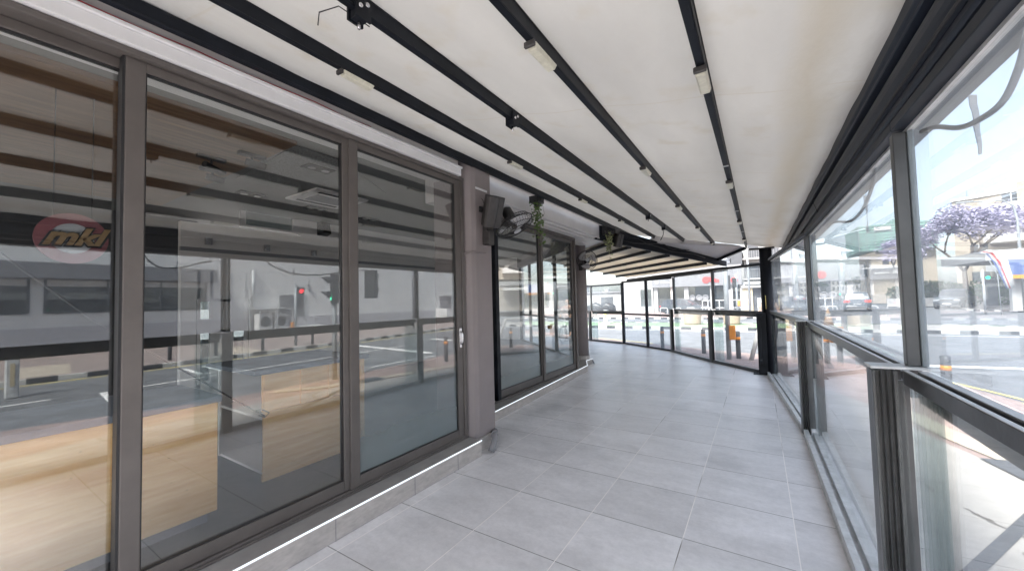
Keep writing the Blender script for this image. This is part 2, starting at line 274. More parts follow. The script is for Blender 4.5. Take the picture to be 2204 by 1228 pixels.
# ------------------------------------------------------------------ mesh building
class MB:
    def __init__(s): s.v = []; s.f = []; s.m = []; s.sm = []
    def add(s, vs, fs, mi=0, sm=False):
        b = len(s.v); s.v += [tuple(map(float, q)) for q in vs]; s.f += [tuple(i+b for i in f) for f in fs]; s.m += [mi]*len(fs); s.sm += [sm]*len(fs); return s
    def box(s, x0, x1, y0, y1, z0, z1, mi=0):
        x0, x1 = sorted((x0, x1)); y0, y1 = sorted((y0, y1)); z0, z1 = sorted((z0, z1))
        return s.add([(x0,y0,z0),(x1,y0,z0),(x1,y1,z0),(x0,y1,z0),(x0,y0,z1),(x1,y0,z1),(x1,y1,z1),(x0,y1,z1)], [(0,3,2,1),(4,5,6,7),(0,1,5,4),(1,2,6,5),(2,3,7,6),(3,0,4,7)], mi)
    def fbox(s, fr, u0, u1, n0, n1, z0, z1, mi=0):
        if (u1-u0)*(n1-n0)*(z1-z0)*fr.hand < 0: u0, u1 = u1, u0
        P = [fr.p(u, n, z) for z in (z0, z1) for (u, n) in ((u0, n0), (u1, n0), (u1, n1), (u0, n1))]
        return s.add(P, [(0,3,2,1),(4,5,6,7),(0,1,5,4),(1,2,6,5),(2,3,7,6),(3,0,4,7)], mi)
    def poly(s, pts, z0, z1, mi=0):          # horizontal slab from a counter-clockwise outline
        n = len(pts); A = sum(pts[i][0]*pts[(i+1)%n][1]-pts[(i+1)%n][0]*pts[i][1] for i in range(n))
        if A < 0: pts = pts[::-1]
        return s.add([(x, y, z0) for x, y in pts]+[(x, y, z1) for x, y in pts], [tuple(range(n))[::-1], tuple(range(n, 2*n))]+[(i, (i+1)%n, n+(i+1)%n, n+i) for i in range(n)], mi)
    def extr(s, prof, a, b, mi=0):           # closed profile [(vec offset)] swept from a to b
        a = Vector(a); b = Vector(b); n = len(prof)
        return s.add([a+Vector(q) for q in prof]+[b+Vector(q) for q in prof], [tuple(range(n)), tuple(range(n, 2*n))[::-1]]+[(i, n+i, n+(i+1)%n, (i+1)%n) for i in range(n)], mi)
    def tube(s, pts, r, seg=8, mi=0, cap=True):
        pts = [Vector(p) for p in pts]; rs = r if isinstance(r, (list, tuple)) else [r]*len(pts); vs = []
        last = None
        for i, p in enumerate(pts):
            d = (pts[min(i+1, len(pts)-1)]-pts[max(i-1, 0)]).normalized()
            a = (last if last is not None else (Vector((0, 0, 1)) if abs(d.z) < .9 else Vector((1, 0, 0))))
            x = (a-d*a.dot(d)); x = x.normalized() if x.length > 1e-6 else d.orthogonal().normalized(); y = d.cross(x); last = x
            for k in range(seg):
                t = 2*math.pi*k/seg; vs.append(p+rs[i]*(x*math.cos(t)+y*math.sin(t)))
        fs = [(i*seg+k, i*seg+(k+1)%seg, (i+1)*seg+(k+1)%seg, (i+1)*seg+k) for i in range(len(pts)-1) for k in range(seg)]
        s.add(vs, fs, mi, True)
        if cap:
            b = len(s.v)-len(vs); s.f += [tuple(b+k for k in range(seg))[::-1], tuple(b+(len(pts)-1)*seg+k for k in range(seg))]; s.m += [mi]*2; s.sm += [False]*2
        return s
    def disc(s, c, ax, r, th, seg=24, mi=0):
        c = Vector(c); ax = Vector(ax).normalized(); return s.tube([c-ax*th/2, c+ax*th/2], r, seg, mi)
    def ring(s, c, ax, R_, r, seg=32, k=6, mi=0):
        c = Vector(c); ax = Vector(ax).normalized(); x = ax.orthogonal().normalized(); y = ax.cross(x); vs = []
        for i in range(seg):
            t = 2*math.pi*i/seg; e = x*math.cos(t)+y*math.sin(t)
            for j in range(k):
                q = 2*math.pi*j/k; vs.append(c+e*(R_+r*math.cos(q))+ax*r*math.sin(q))
        return s.add(vs, [(i*k+j, ((i+1)%seg)*k+j, ((i+1)%seg)*k+(j+1)%k, i*k+(j+1)%k) for i in range(seg) for j in range(k)], mi, True)
class Fr:                                    # a frame along a wall: u along, n sideways, z up
    def __init__(s, p0, p1, side=1):
        s.o = Vector((p0[0], p0[1], 0)); d = Vector((p1[0]-p0[0], p1[1]-p0[1], 0)); s.L = d.length; s.u = d.normalized()
        s.n = Vector((s.u.y, -s.u.x, 0))*side; s.hand = -side       # side=1: n to the right of travel
    def p(s, u, n, z): return s.o+s.u*u+s.n*n+Vector((0, 0, z))
def obj(name, mb, ms, parent=None, bevel=0, seg=1):
    me = bpy.data.meshes.new(name); off = Vector((0, 0, 0))
    p = parent
    while p is not None: off += Vector(p.location); p = p.parent
    me.from_pydata([(v[0]-off.x, v[1]-off.y, v[2]-off.z) for v in mb.v], [], mb.f)
    for m in (ms if isinstance(ms, (list, tuple)) else [ms]): me.materials.append(M[m])
    me.polygons.foreach_set('material_index', mb.m); me.polygons.foreach_set('use_smooth', mb.sm); me.update()
    bm = bmesh.new(); bm.from_mesh(me); bmesh.ops.recalc_face_normals(bm, faces=bm.faces); bm.to_mesh(me); bm.free()
    o = bpy.data.objects.new(name, me); col.objects.link(o)
    if parent: o.parent = parent
    if bevel:
        b = o.modifiers.new('bevel', 'BEVEL'); b.width = bevel; b.segments = seg; b.limit_method = 'ANGLE'; b.angle_limit = R(40); b.harden_normals = False
    return o
def tag(o, label, cat, group=None, kind=None):
    if label: o['label'] = label
    if cat: o['category'] = cat
    if group: o['group'] = group
    if kind: o['kind'] = kind
    return o
def thing(name, label, cat, loc, group=None):
    o = bpy.data.objects.new(name, None); col.objects.link(o); o.location = loc; o.empty_display_size = .2
    return tag(o, label, cat, group)
def struct(name, mb, ms, bevel=0): return tag(obj(name, mb, ms, None, bevel), None, None, None, 'structure')
def copy_tree(o, parent=None, top=True):
    c = o.copy(); col.objects.link(c); c.parent = parent
    for ch in list(o.children): copy_tree(ch, c, False)
    return c
def text_mesh(s, size, ext=.004, shear=0, off=0):
    cu = bpy.data.curves.new('t', 'FONT'); cu.body = s; cu.size = size; cu.extrude = ext; cu.shear = shear; cu.align_x = 'CENTER'; cu.align_y = 'CENTER'; cu.resolution_u = 3; cu.offset = off
    o = bpy.data.objects.new('t', cu); col.objects.link(o); dg = bpy.context.evaluated_depsgraph_get(); dg.update()
    me = bpy.data.meshes.new_from_object(o.evaluated_get(dg)); v = [tuple(q.co) for q in me.vertices]; f = [tuple(q.vertices) for q in me.polygons]
    bpy.data.objects.remove(o); bpy.data.curves.remove(cu); bpy.data.meshes.remove(me); return v, f
def add_text(mb, s, size, org, ux, uz, ext=.004, shear=0, mi=0, sx=1, off=0):
    v, f = text_mesh(s, size, ext, shear, off); org = Vector(org); ux = Vector(ux).normalized(); uz = Vector(uz).normalized(); un = ux.cross(uz)
    mb.add([org+ux*q[0]*sx+uz*q[1]+un*q[2] for q in v], f, mi)

# ------------------------------------------------------------------ setting: ground, roads, pavements
g = MB(); g.poly([(-900, -300), (900, -300), (900, 1200), (-900, 1200)], -.6, -.24); struct('ground', g, 'ground')
g = MB()
g.poly([(-80, -60), (9.7, -60), (9.7, 3), (10.3, 10), (11.6, 19), (14, 24), (70, 60), (60, 110), (40, 600), (20, 600), (3, 60), (-1, 31.5), (-80, 31.5)], -.4, -.2)
struct('road', g, 'asphalt')
near = [(-60, -60), (4.2, -60), (3.75, .3), (3.20, 2), (2.95, 3.2), (2.9, 4.6), (2.98, 6.6), (3.08, 8.6), (2.75, 9.9), (2.1, 11.2), (1.2, 12.0), (0, 12.45), (-1.4, 13.05), (-4, 14.4), (-9, 17.2), (-60, 40)]
def inset(pl, d):                            # shift an open polyline to its left
    out = []
    for i in range(len(pl)):
        a = Vector((*pl[max(i-1, 0)], 0)); b = Vector((*pl[min(i+1, len(pl)-1)], 0)); t = (b-a).normalized(); out.append((pl[i][0]-t.y*d, pl[i][1]+t.x*d))
    return out
edge = near[1:]
g = MB(); g.poly(near, -.4, -.1); struct('pavement', g, 'redpave')
apron = [(1.75, -20), (1.75, .5), (2.05, 1.7), (2.03, 3), (1.96, 4.4), (1.85, 5.16), (1.54, 6.09), (1.27, 7.46), (.83, 8.46), (.44, 9.25), (-.4, 10.3), (-1.4, 11.5), (-3.6, 13.2), (-9, 16), (-60, 38)]
g = MB(); g.poly([(-60, -20)]+apron, -.099, -.094); struct('concrete_apron', g, 'concrete')
g = MB()
def strip(g, pl, d0, d1, z, mi=0):
    a = inset(pl, d0); b = inset(pl, d1)
    for i in range(len(pl)-1): g.add([(*a[i], z), (*b[i], z), (*b[i+1], z), (*a[i+1], z)], [(0, 1, 2, 3)], mi)
strip(g, [(2.5, 3.6)]+apron[4:8], -.1, -.36, -.088); struct('tactile_paving', g, 'tan')
g = MB(); strip(g, [(.55, 2.6), (.99, 3.34), (1.46, 4.13), (1.75, 4.62)], -.035, .035, -.086); strip(g, [(2.05, 4.85), (1.9, 5.55)], -.2, .2, -.082); struct('dark_ground_strip', g, 'dark')  # flat dark strips laid on the paving
def smooth(pl, n=4):
    out = []
    for i in range(len(pl)-1):
        p0, p1, p2, p3 = [Vector((*pl[max(0, min(len(pl)-1, j))], 0)) for j in (i-1, i, i+1, i+2)]
        for k in range(n):
            t = k/n; q = .5*((2*p1)+(-p0+p2)*t+(2*p0-5*p1+4*p2-p3)*t*t+(-p0+3*p1-3*p2+p3)*t**3); out.append((q.x, q.y))
    return out+[tuple(pl[-1])]
g = MB(); e2 = smooth(edge[1:], 5); strip(g, e2, -.16, -.24, -.195); strip(g, e2, -.34, -.42, -.195)
far_edge = [(9.7, -60), (9.7, 3), (10.3, 10), (11.6, 19), (14, 24)]
strip(g, far_edge, .22, .34, -.195)
struct('yellow_line_marking', g, 'yellow')
g = MB()
for (x0, y0, x1, y1, wd) in ((-30, 21.0, 9, 20.9, .12), (4.2, 2, 6.5, 2.2, .12), (6.6, -30, 6.6, 1.5, .1), (6.6, 2.6, 7.2, 12, .1), (7.2, 4.1, 8.8, 4.25, .12), (7.2, 4.1, 7.3, 4.6, .1), (7.3, 4.6, 8.9, 4.7, .1), (4.4, 9.6, 9.9, 10.2, .3), (2.6, 12.4, 8, 13.4, .3), (-30, 26.5, -1, 26.3, .1), (3.8, 9.2, 3.9, 6.8, .1)):
    f = Fr((x0, y0), (x1, y1)); g.add([f.p(0, -wd/2, -.195), f.p(f.L, -wd/2, -.195), f.p(f.L, wd/2, -.195), f.p(0, wd/2, -.195)], [(0, 1, 2, 3)])
struct('white_road_marking', g, 'wline')
# opposite pavement and kerbs painted black and white
opp = far_edge+[(40, 34), (60, 34), (60, -60)]
g = MB(); g.poly(opp, -.4, -.1); struct('far_pavement', g, 'oppave')
g = MB()
for y in (1.2, 5.9): g.poly([(10.15, y), (13.1, y+.4), (13.1, y+1.5), (10.2, y+1.1)], -.099, -.092)
struct('far_tan_paving', g, 'tan')
def kerb_run(g, pl, wd=.16, z0=-.3, z1=-.075, bl=.5):
    pts = [Vector((*p, 0)) for p in pl]; k = 0; carry = 0
    for a, b in zip(pts, pts[1:]):
        f = Fr((a.x, a.y), (b.x, b.y)); u = 0
        while u < f.L-1e-6:
            e = min(f.L, u+bl-carry); g.fbox(f, u, e, -wd/2, wd/2, z0, z1, k % 2)
            carry = carry+(e-u)
            if carry >= bl-1e-6: k += 1; carry = 0
            u = e
g = MB(); kerb_run(g, [(9.72, -12), (9.72, 3), (10.32, 10), (11.62, 19), (14, 24)]); 
kerb_run(g, [(-26, 21.75), (9.2, 22.0), (10.5, 23.4), (8, 25.9), (-26, 25.4)])
kerb_run(g, [(-40, 31.6), (-2, 31.6), (1.0, 34), (2.4, 40)])
kerb_run(g, [(14.2, 46), (17, 40), (24, 36), (40, 34.5)])
struct('kerb', g, ['kwhite', 'kblack'])
g = MB(); g.poly([(-26, 21.8), (9.1, 22.05), (10.3, 23.4), (7.9, 25.8), (-26, 25.3)], -.4, -.09); struct('traffic_island', g, 'turf'); g = MB(); g.poly([(1.2, 21.95), (9.0, 22.12), (10.1, 23.4), (7.8, 25.65), (1.2, 25.35)], -.089, -.084); struct('island_paving', g, 'concrete')
g = MB(); g.poly([(-80, 31.7), (-2, 31.7), (1, 34), (2.4, 40), (3, 60), (3, 70), (-80, 70)], -.4, -.1); struct('showroom_pavement', g, 'redpave')
g = MB(); g.poly([(14.3, 46), (17, 40), (24, 36), (60, 34.5), (60, 110), (26, 110)], -.4, -.1); struct('corner_pavement', g, 'concrete')

# terrace and inside floors
Q = [(.385, -1.05), (.365, 2.10), (.34, 5.25), (.07, 8.75)]
K = [(-.03, 8.85), (-.98, 9.90), (-2.08, 11.32), (-3.86, 12.70), (-5.2, 13.26), (-6.9, 13.95)]
g = MB(); g.poly([(-9, -3.2), (.55, -3.2), (.53, 2.1), (.50, 5.25), (.22, 8.95), (-.85, 10.05), (-1.98, 11.48), (-3.8, 12.86), (-5.15, 13.42), (-7.0, 14.2), (-9, 12)], -.3, 0)
struct('terrace_floor', g, 'floor')
IN = [(-9.5, -3), (-2.62, -3), (-2.62, 3.0), (-3.25, 3.4), (-3.25, 7.3), (-3.5, 8.3), (-3.75, 8.7), (-7.2, 12), (-9.5, 12)]
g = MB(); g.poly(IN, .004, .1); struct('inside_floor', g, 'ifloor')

# ------------------------------------------------------------------ window step with its light strip
LX = -2.36
st = thing('window_step', 'low stone step with thin bright strip running below the three large windows', 'step', (LX, 0, 0))
obj('riser', MB().box(-2.60, LX, -3, 3.06, .001, .143), 'stone', st, .003)
obj('edge_strip', MB().box(LX-.004, LX+.004, -3, 3.06, .148, .155), 'trim', st)
obj('tread', MB().box(-2.66, LX-.005, -3, 3.06, .144, .155), 'sill', st)
for y in (-1.2, -.6, 0, .62, 1.50, 2.18, 2.70): obj('joint', MB().box(LX-.002, LX+.0015, y, y+.004, .002, .14), 'mid', st)
st = thing('window_step', 'low stone step with thin bright strip bending round to the round column', 'step', (-2.9, 4, 0))
P2 = [(-2.84, 3.40), (-3.10, 7.72), (-3.36, 8.30), (-3.33, 8.62)]
base = P2+[(-3.9, 8.9), (-4.0, 7.4), (-3.3, 3.4)]
obj('riser', MB().poly(base, .001, .112), 'stone', st)
g = MB()
for a, b in zip(P2, P2[1:]): g.fbox(Fr(a, b), 0, Fr(a, b).L, -.004, .004, .116, .123)
obj('edge_strip', g, 'trim', st)
obj('tread', MB().poly([(x-.006, y) for x, y in P2]+[(-3.9, 8.9), (-4.0, 7.4), (-3.3, 3.4)], .1125, .123), 'sill', st)

# ------------------------------------------------------------------ window walls
WX = -2.55
def pane_frame(par, X, y0, y1, z0, z1, st_, top, bot, dep=.05, m='frame', gl='gw', gx=None):
    """sliding sash: four rails in one frame part and its pane"""
    g = MB(); g.box(X-dep, X, y0, y0+st_, z0, z1); g.box(X-dep, X, y1-st_, y1, z0, z1)
    g.box(X-dep, X-.002, y0+st_, y1-st_, z0, z0+bot); g.box(X-dep, X-.002, y0+st_, y1-st_, z1-top, z1)
    s = obj('sash', g, m, par, .004, 2)
    b = MB(); i = .006                         # black gasket round the pane
    for (a, c, d, e) in ((y0+st_, y0+st_+i, z0+bot, z1-top), (y1-st_-i, y1-st_, z0+bot, z1-top), (y0+st_+i, y1-st_-i, z0+bot, z0+bot+i), (y0+st_+i, y1-st_-i, z1-top-i, z1-top)): b.box(X-dep+.008, X-.010, a, c, d, e)
    obj('gasket', b, 'black', s)
    gx = X-dep*.5 if gx is None else gx
    obj('pane', MB().box(gx-.004, gx+.004, y0+st_-.01, y1-st_+.01, z0+bot-.01, z1-top+.01), gl, s)
    return s
ww = thing('window_wall', 'three tall taupe framed sliding windows nearest the camera, reflecting the street', 'window', (WX, 0, .155))
g = MB(); g.box(-2.66, -2.515, -3, 3.05, 2.765, 2.797); g.box(-2.66, -2.53, -3, 3.05, .156, .185)
g.box(-2.66, -2.52, 3.002, 3.05, .186, 2.764); g.box(-2.53, -2.515, -3, 3.05, .156, .172)
obj('outer_frame', g, 'frame', ww, .004, 2)
for (a, b, x, gl) in ((-2.2, -.62, -2.545, 'gw'), (-.66, .595, -2.60, 'gw'), (.535, 1.765, -2.545, 'gw'), (1.735, 3.0, -2.53, 'gw_dusty')):
    pane_frame(ww, x, a, b, .187, 2.764, .075 if x > -2.59 else .06, .05, .075, gl=gl)
obj('shade_strip', MB().box(-2.597, -2.548, .524, .5345, .19, 2.76), 'black', ww); obj('shade_strip', MB().box(-2.597, -2.548, 1.712, 1.7345, .19, 2.76), 'black', ww)  # black strips added between the sashes to paint the stile's shade
g = MB(); g.tube([(-2.505, 2.955, 1.10), (-2.49, 2.955, 1.13), (-2.488, 2.955, 1.20), (-2.505, 2.955, 1.23)], .008, 8); g.box(-2.53, -2.512, 2.94, 2.97, 1.07, 1.26)
obj('handle', g, 'chrome', ww)

# recessed windows and door beyond the square post
DX = -3.13
dw = thing('window_wall', 'recessed taupe framed glass door and windows between square post and round column', 'window', (DX, 4.4, .12))
g = MB(); g.box(-3.24, -3.07, 3.42, 7.2, 2.70, 2.755); g.box(-3.24, -3.07, 3.42, 7.2, .124, .15); g.box(-3.24, -3.07, 7.13, 7.2, .151, 2.699); g.box(-3.24, -3.07, 3.42, 3.47, .151, 2.699)
obj('outer_frame', g, 'frame', dw, .004, 2)
for (a, b, x, s_) in ((3.475, 4.42, -3.16, .09), (4.42, 5.83, -3.12, .09), (5.78, 7.128, -3.10, .075)):
    pane_frame(dw, x, a, b, .152, 2.698, s_, .06, .10, gl='gd')
obj('jamb', MB().box(-3.18, -3.06, 4.36, 4.44, .152, 2.698), 'steel', dw, .003)
g = MB(); g.disc((-3.05, 5.93, 1.05), (1, 0, 0), .03, .05, 12); obj('door_knob', g, 'gold', dw)

# square post, round column
p = thing('square_post', 'mauve square post standing between the windows with a tiled foot', 'post', (-2.6, 3.25, 0))
obj('shaft', MB().poly([(-2.56, 3.055), (-2.475, 3.11), (-2.455, 3.16), (-2.455, 3.43), (-2.95, 3.43), (-2.95, 3.055)], .13, 3.05), 'post', p, .006, 2)
obj('foot_tile', MB().poly([(-2.55, 3.063), (-2.462, 3.10), (-2.437, 3.15), (-2.437, 3.445), (-2.96, 3.445), (-2.96, 3.063)], .002, .13), 'stone', p, .002)
g = MB(); g.tube([(-2.53, 3.04, 2.02), (-2.448, 3.10, 2.035), (-2.443, 3.3, 2.04)], .008, 6); obj('conduit', g, 'post', p)
c = thing('round_column', 'mauve round column carrying a wall fan beyond the windows', 'column', (-3.56, 8.48, 0))
obj('shaft', MB().tube([(-3.56, 8.48, .125), (-3.56, 8.48, 2.9)], .185, 40), 'post', c)
g = MB()
for k in range(20):
    t0 = 2*math.pi*k/20+.01; t1 = 2*math.pi*(k+1)/20-.01
    a = [(-3.56+r*math.cos(t), 8.48+r*math.sin(t)) for r, t in ((.187, t0), (.187, t1), (.2, t1), (.2, t0))]
    g.poly(a, .124, .215)
obj('foot_tiles', g, 'stone', c)
obj('pipe_bend', MB().tube([(-3.345, 8.62, .10), (-3.32, 8.62, .06), (-3.30, 8.62, .02), (-3.30, 8.62, .002)], .016, 10), 'mid', c)
g = MB(); g.tube([(-2.44, 3.40, .13), (-2.40, 3.33, .135), (-2.345, 3.26, .115), (-2.325, 3.20, .06), (-2.33, 3.17, .01)], .032, 12); g.ring((-2.375, 3.295, .13), (.5, -.6, .1), .033, .007, 16)
tag(obj('drain_pipe', g, 'mid'), 'short bent brown drain pipe at the foot of the square post', 'pipe')

# building mass: wall above windows, roof slab, side walls
bd = thing('cafe_building', 'corner cafe building whose glazed front lines the terrace', 'building', (-6, 4, 0))
g = MB(); g.box(-2.95, -2.61, -3, 3.42, 2.832, 3.7); g.box(-3.45, -3.2, 3.43, 8.4, 2.76, 3.7)
obj('upper_wall', g, 'white', bd)
g = MB(); g.poly([(-9.6, -3.1), (-2.58, -3.1), (-2.58, 3.45), (-2.9, 3.45), (-2.9, 8.0), (-3.35, 8.55), (-7.2, 12.2), (-9.6, 12.2)], 3.7, 3.95); obj('roof', g, 'white', bd)
g = MB(); g.box(-9.6, -2.62, -3.15, -3.0, -.1, .5); g.box(-9.6, -2.62, -3.15, -3.0, 2.9, 3.7); g.box(-2.8, -2.62, -3.15, -3.0, .5, 2.9); g.box(-9.6, -9.3, -3.15, -3.0, .5, 2.9); obj('side_wall', g, 'wall', bd)
obj('added_side_pane', MB().box(-9.3, -2.8, -3.08, -3.07, .5, 2.9), 'gw', bd)  # unseen side wall opened, its glazing added to let daylight brighten the counters
FA, FB = (-3.75, 8.72), (-7.3, 12.05); ff = Fr(FA, FB)
g = MB(); g.fbox(ff, 0, ff.L, 0, -.15, 2.72, 3.7); g.fbox(ff, 0, ff.L, 0, -.12, .002, .14)
for u in (0, 1.2, 2.4, 3.6, ff.L-.08): g.fbox(ff, u, u+.08, -.02, -.10, .141, 2.719)
g.fbox(ff, 0, ff.L, -.03, -.09, 1.0, 1.05)
obj('street_window_frame', g, 'frame', bd)
g = MB(); g.fbox(ff, .08, ff.L-.08, -.055, -.063, .15, 2.71); obj('street_pane', g, 'gw', bd)
g = MB(); g.box(-9.6, -9.45, -3, 12.2, -.1, .9); g.box(-9.6, -9.45, -3, 12.2, 2.6, 3.7); g.box(-9.6, -9.45, -3, 1.9, .9, 2.6); g.box(-9.6, -9.45, 5.5, 7, .9, 2.6); g.box(-9.6, -7.3, 12.05, 12.2, -.1, 3.7)
obj('rear_wall', g, 'iwall', bd)
g = MB(); g.poly([(-9.45, -3), (-2.96, -3), (-2.96, 3.46), (-3.46, 3.46), (-3.46, 8.35), (-3.9, 8.75), (-7.3, 11.95), (-9.45, 11.95)], 3.1, 3.25); cl = obj('inside_ceiling', g, 'ceil', bd)
g = MB(); g.box(-7.4, -3.65, -2.9, 1.95, 3.06, 3.095); g.poly([(-3.75, 1.98), (-3.75, 2.5), (-4.4, 3.6), (-5.3, 3.6), (-5.3, 2.1)], 3.085, 3.098, 1)
obj('ceiling_boards', g, ['woodc', 'ceil_speck'], bd)
# inner bulkhead, kitchen wall with hatch
g = MB(); g.box(-7.1, -7.0, 2.07, 9.5, 2.08, 2.80); g.box(-7.12, -7.0, 3.80, 9.5, 2.801, 3.099); g.box(-7.1, -7.0, 2.96, 9.5, .101, 2.079); g.box(-7.1, -7.0, 2.075, 2.26, .101, 2.079); g.box(-7.1, -7.0, 2.26, 2.96, .101, .4); g.box(-7.1, -7.0, 2.26, 2.96, 1.66, 2.079); g.box(-7.06, -6.99, 2.07, 9.5, 2.37, 2.43, 1)
obj('bulkhead', g, ['iwall', 'mid'], bd)
g = MB(); g.box(-7.05, -6.98, 2.83, 2.90, 2.83, 3.09); g.box(-7.05, -6.98, 3.66, 3.79, 2.83, 3.09); g.box(-7.05, -6.98, 2.90, 3.66, 2.83, 2.87)
obj('hatch_frame', g, 'white', bd)
obj('hatch_pane', MB().box(-7.03, -7.02, 2.9, 3.66, 2.87, 3.09), 'ghouse', bd)
obj('dark_partition', MB().box(-8.6, -8.5, -3, 2.75, .101, 3.099), 'idark', bd)
g = MB()
for (a, b) in ((2.27, 2.31), (2.43, 2.47), (2.70, 2.74), (2.90, 2.94)): g.box(-7.05, -7.0, a, b, .101, 2.079)
for z in (.4, 1.15, 1.62): g.box(-7.04, -7.005, 2.31, 2.9, z, z+.04)
g.box(-7.04, -7.005, 2.47, 2.70, .101, 2.07); g.box(-7.04, -7.005, 2.31, 2.43, 1.19, 1.36); g.box(-7.04, -7.005, 2.74, 2.9, 1.19, 1.62)
obj('rear_door_frame', g, 'white', bd); obj('rear_door_pane', MB().box(-7.15, -7.14, 2.26, 2.96, .4, 1.66), 'ghouse', bd)
for (y, z) in ((2.39, 2.53), (3.21, 2.515), (4.02, 2.50)):
    g = MB(); g.box(-6.99, -6.93, y-.04, y+.04, z-.05, z+.05); g.disc((-6.92, y, z), (1, 0, 0), .03, .02, 12); obj('wall_spotlight', g, 'chrome', bd)
for (x, y) in ((-4.17, 2.47), (-5.87, 2.5), (-5.96, 3.48), (-5.97, 4.5)):
    g = MB(); g.box(x-.09, x+.09, y-.16, y+.16, 3.078, 3.099, 0)
    for s_ in (-.08, .08): g.disc((x, y+s_, 3.075), (0, 0, 1), .045, .01, 14, 1)
    obj('twin_downlight', g, ['black', 'chrome'], bd)
g = MB(); g.box(-5.65, -4.85, 2.85, 3.65, 3.06, 3.084); 
for s_ in (0, 1): g.box(-5.55, -5.5, 2.95, 3.55, 3.05, 3.06, 1) if s_ else g.box(-5.0, -4.95, 2.95, 3.55, 3.05, 3.06, 1)
g.box(-5.42, -5.08, 3.0, 3.5, 3.052, 3.06, 2)
tag(obj('ceiling_air_conditioner', g, ['white', 'black', 'mid']), 'square white ceiling air conditioner inside above the counters', 'air conditioner')
g = MB(); g.add([(-6.98,4.1,2.85),(-6.98,4.3,2.85),(-6.8,4.28,2.88),(-6.8,4.12,2.88),(-6.98,4.1,3.09),(-6.98,4.3,3.09),(-6.86,4.28,3.09),(-6.86,4.12,3.09)], [(0,1,2,3),(4,5,6,7),(0,1,5,4),(1,2,6,5),(2,3,7,6),(3,0,4,7)])
tag(obj('speaker', g, 'black'), 'small black speaker on the inside bulkhead right of the white hatch', 'speaker')
for (x, y, t) in ((-4.2, 1.80, .2), (-4.6, 1.6, -.2), (-5.0, 1.75, .1)):
    g = MB(); g.box(x-.03, x+.03, y-.12, y+.12, 3.02, 3.05); g.tube([(x, y, 3.02), (x, y, 2.98)], .012, 8); g.tube([(x, y-.06, 2.96), (x+t*.3, y+.10, 2.93)], .035, 12)
    tag(obj('track_spotlight', g, 'black'), {-4.2: 'black ceiling spotlight nearest the window under the wooden boards', -4.6: 'middle one of three black ceiling spotlights under the wooden boards', -5.0: 'black ceiling spotlight deepest inside under the wooden boards'}[x], 'spotlight', 'spotlights under the wooden ceiling')

# round sign inside
sg = thing('round_sign', 'round red ringed sign with gold script letters hanging inside the left window', 'sign', (-4.0, .59, 2.03))
g = MB(); n = 48
def ann(g, r1, r2, x0, x1, mi):
    vs = []
    for i in range(n):
        t = 2*math.pi*i/n
        for (r, x) in ((r1, x0), (r2, x0), (r2, x1), (r1, x1)): vs.append((x, .59+r*math.cos(t), 2.03+r*math.sin(t)))
    g.add(vs, [(i*4+j, ((i+1)%n)*4+j, ((i+1)%n)*4+(j+1)%4, i*4+(j+1)%4) for i in range(n) for j in range(4)], mi)
ann(g, .105, .175, -4.02, -4.0, 0); obj('ring', g, 'ringred', sg)
obj('disc', MB().disc((-4.015, .59, 2.03), (1, 0, 0), .105, .01, 40), 'discgrey', sg)
g = MB(); add_text(g, 'mkl', .165, (-3.985, .585, 2.035), (0, 1, .04), (0, -.04, 1), .008, 0.45, 0, 1.12, .006); obj('lettering', g, 'gold', sg)
obj('outline', (lambda q: (add_text(q, 'mkl', .172, (-3.995, .585, 2.034), (0, 1, .04), (0, -.04, 1), .006, 0.45, 0, 1.12, .013), q)[1])(MB()), 'idark', sg)
obj('hanger', MB().tube([(-4.01, .5, 2.18), (-4.01, .5, 3.06)], .003, 5).tube([(-4.01, .68, 2.18), (-4.01, .68, 3.06)], .003, 5), 'black', sg)

# counters inside
ct = thing('counter', 'long oak counter with a slate top behind the left windows', 'counter', (-3.4, .2, .1))
obj('front_panel', MB().box(-3.14, -3.12, -1.9, 1.13, .17, .885), 'wood', ct, .002)
obj('end_panel', MB().box(-3.8, -3.141, 1.11, 1.13, .17, .885), 'light_rail', ct)
obj('plinth', MB().box(-3.75, -3.16, -1.85, 1.09, .101, .169), 'mid', ct)
obj('worktop', MB().box(-3.85, -3.10, -1.95, 1.15, .886, .93), 'ctop', ct, .006, 2)
obj('back_panel', MB().box(-3.80, -3.78, -1.9, 1.10, .17, .885), 'wood', ct)
ct = thing('counter', 'short oak counter with a slate top and an open pale end beside the middle mullion', 'counter', (-3.8, 1.9, .1))
g = MB(); g.box(-3.44, -3.42, 1.55, 2.50, .19, .66); g.box(-3.455, -3.44, 1.55, 2.50, .66, .97); obj('front_panel', g, 'wood', ct, .002)
for y in (1.56, 1.86, 2.12, 2.46): obj('batten', MB().box(-3.44, -3.423, y, y+.045, .662, .968), 'wood', ct)
obj('plinth', MB().box(-3.47, -3.45, 1.56, 2.45, .101, .188), 'wood', ct)
g = MB(); g.box(-4.27, -4.25, 1.55, 2.50, .16, .97); g.box(-4.25, -3.456, 1.56, 2.48, .16, .18); g.box(-4.25, -3.456, 1.56, 2.48, .60, .62); g.box(-4.25, -3.456, 2.48, 2.5, .16, .97)
obj('carcass', g, 'iwall', ct)
obj('worktop', MB().box(-4.35, -3.40, 1.48, 2.55, .971, 1.01), 'ctop', ct, .005, 2)

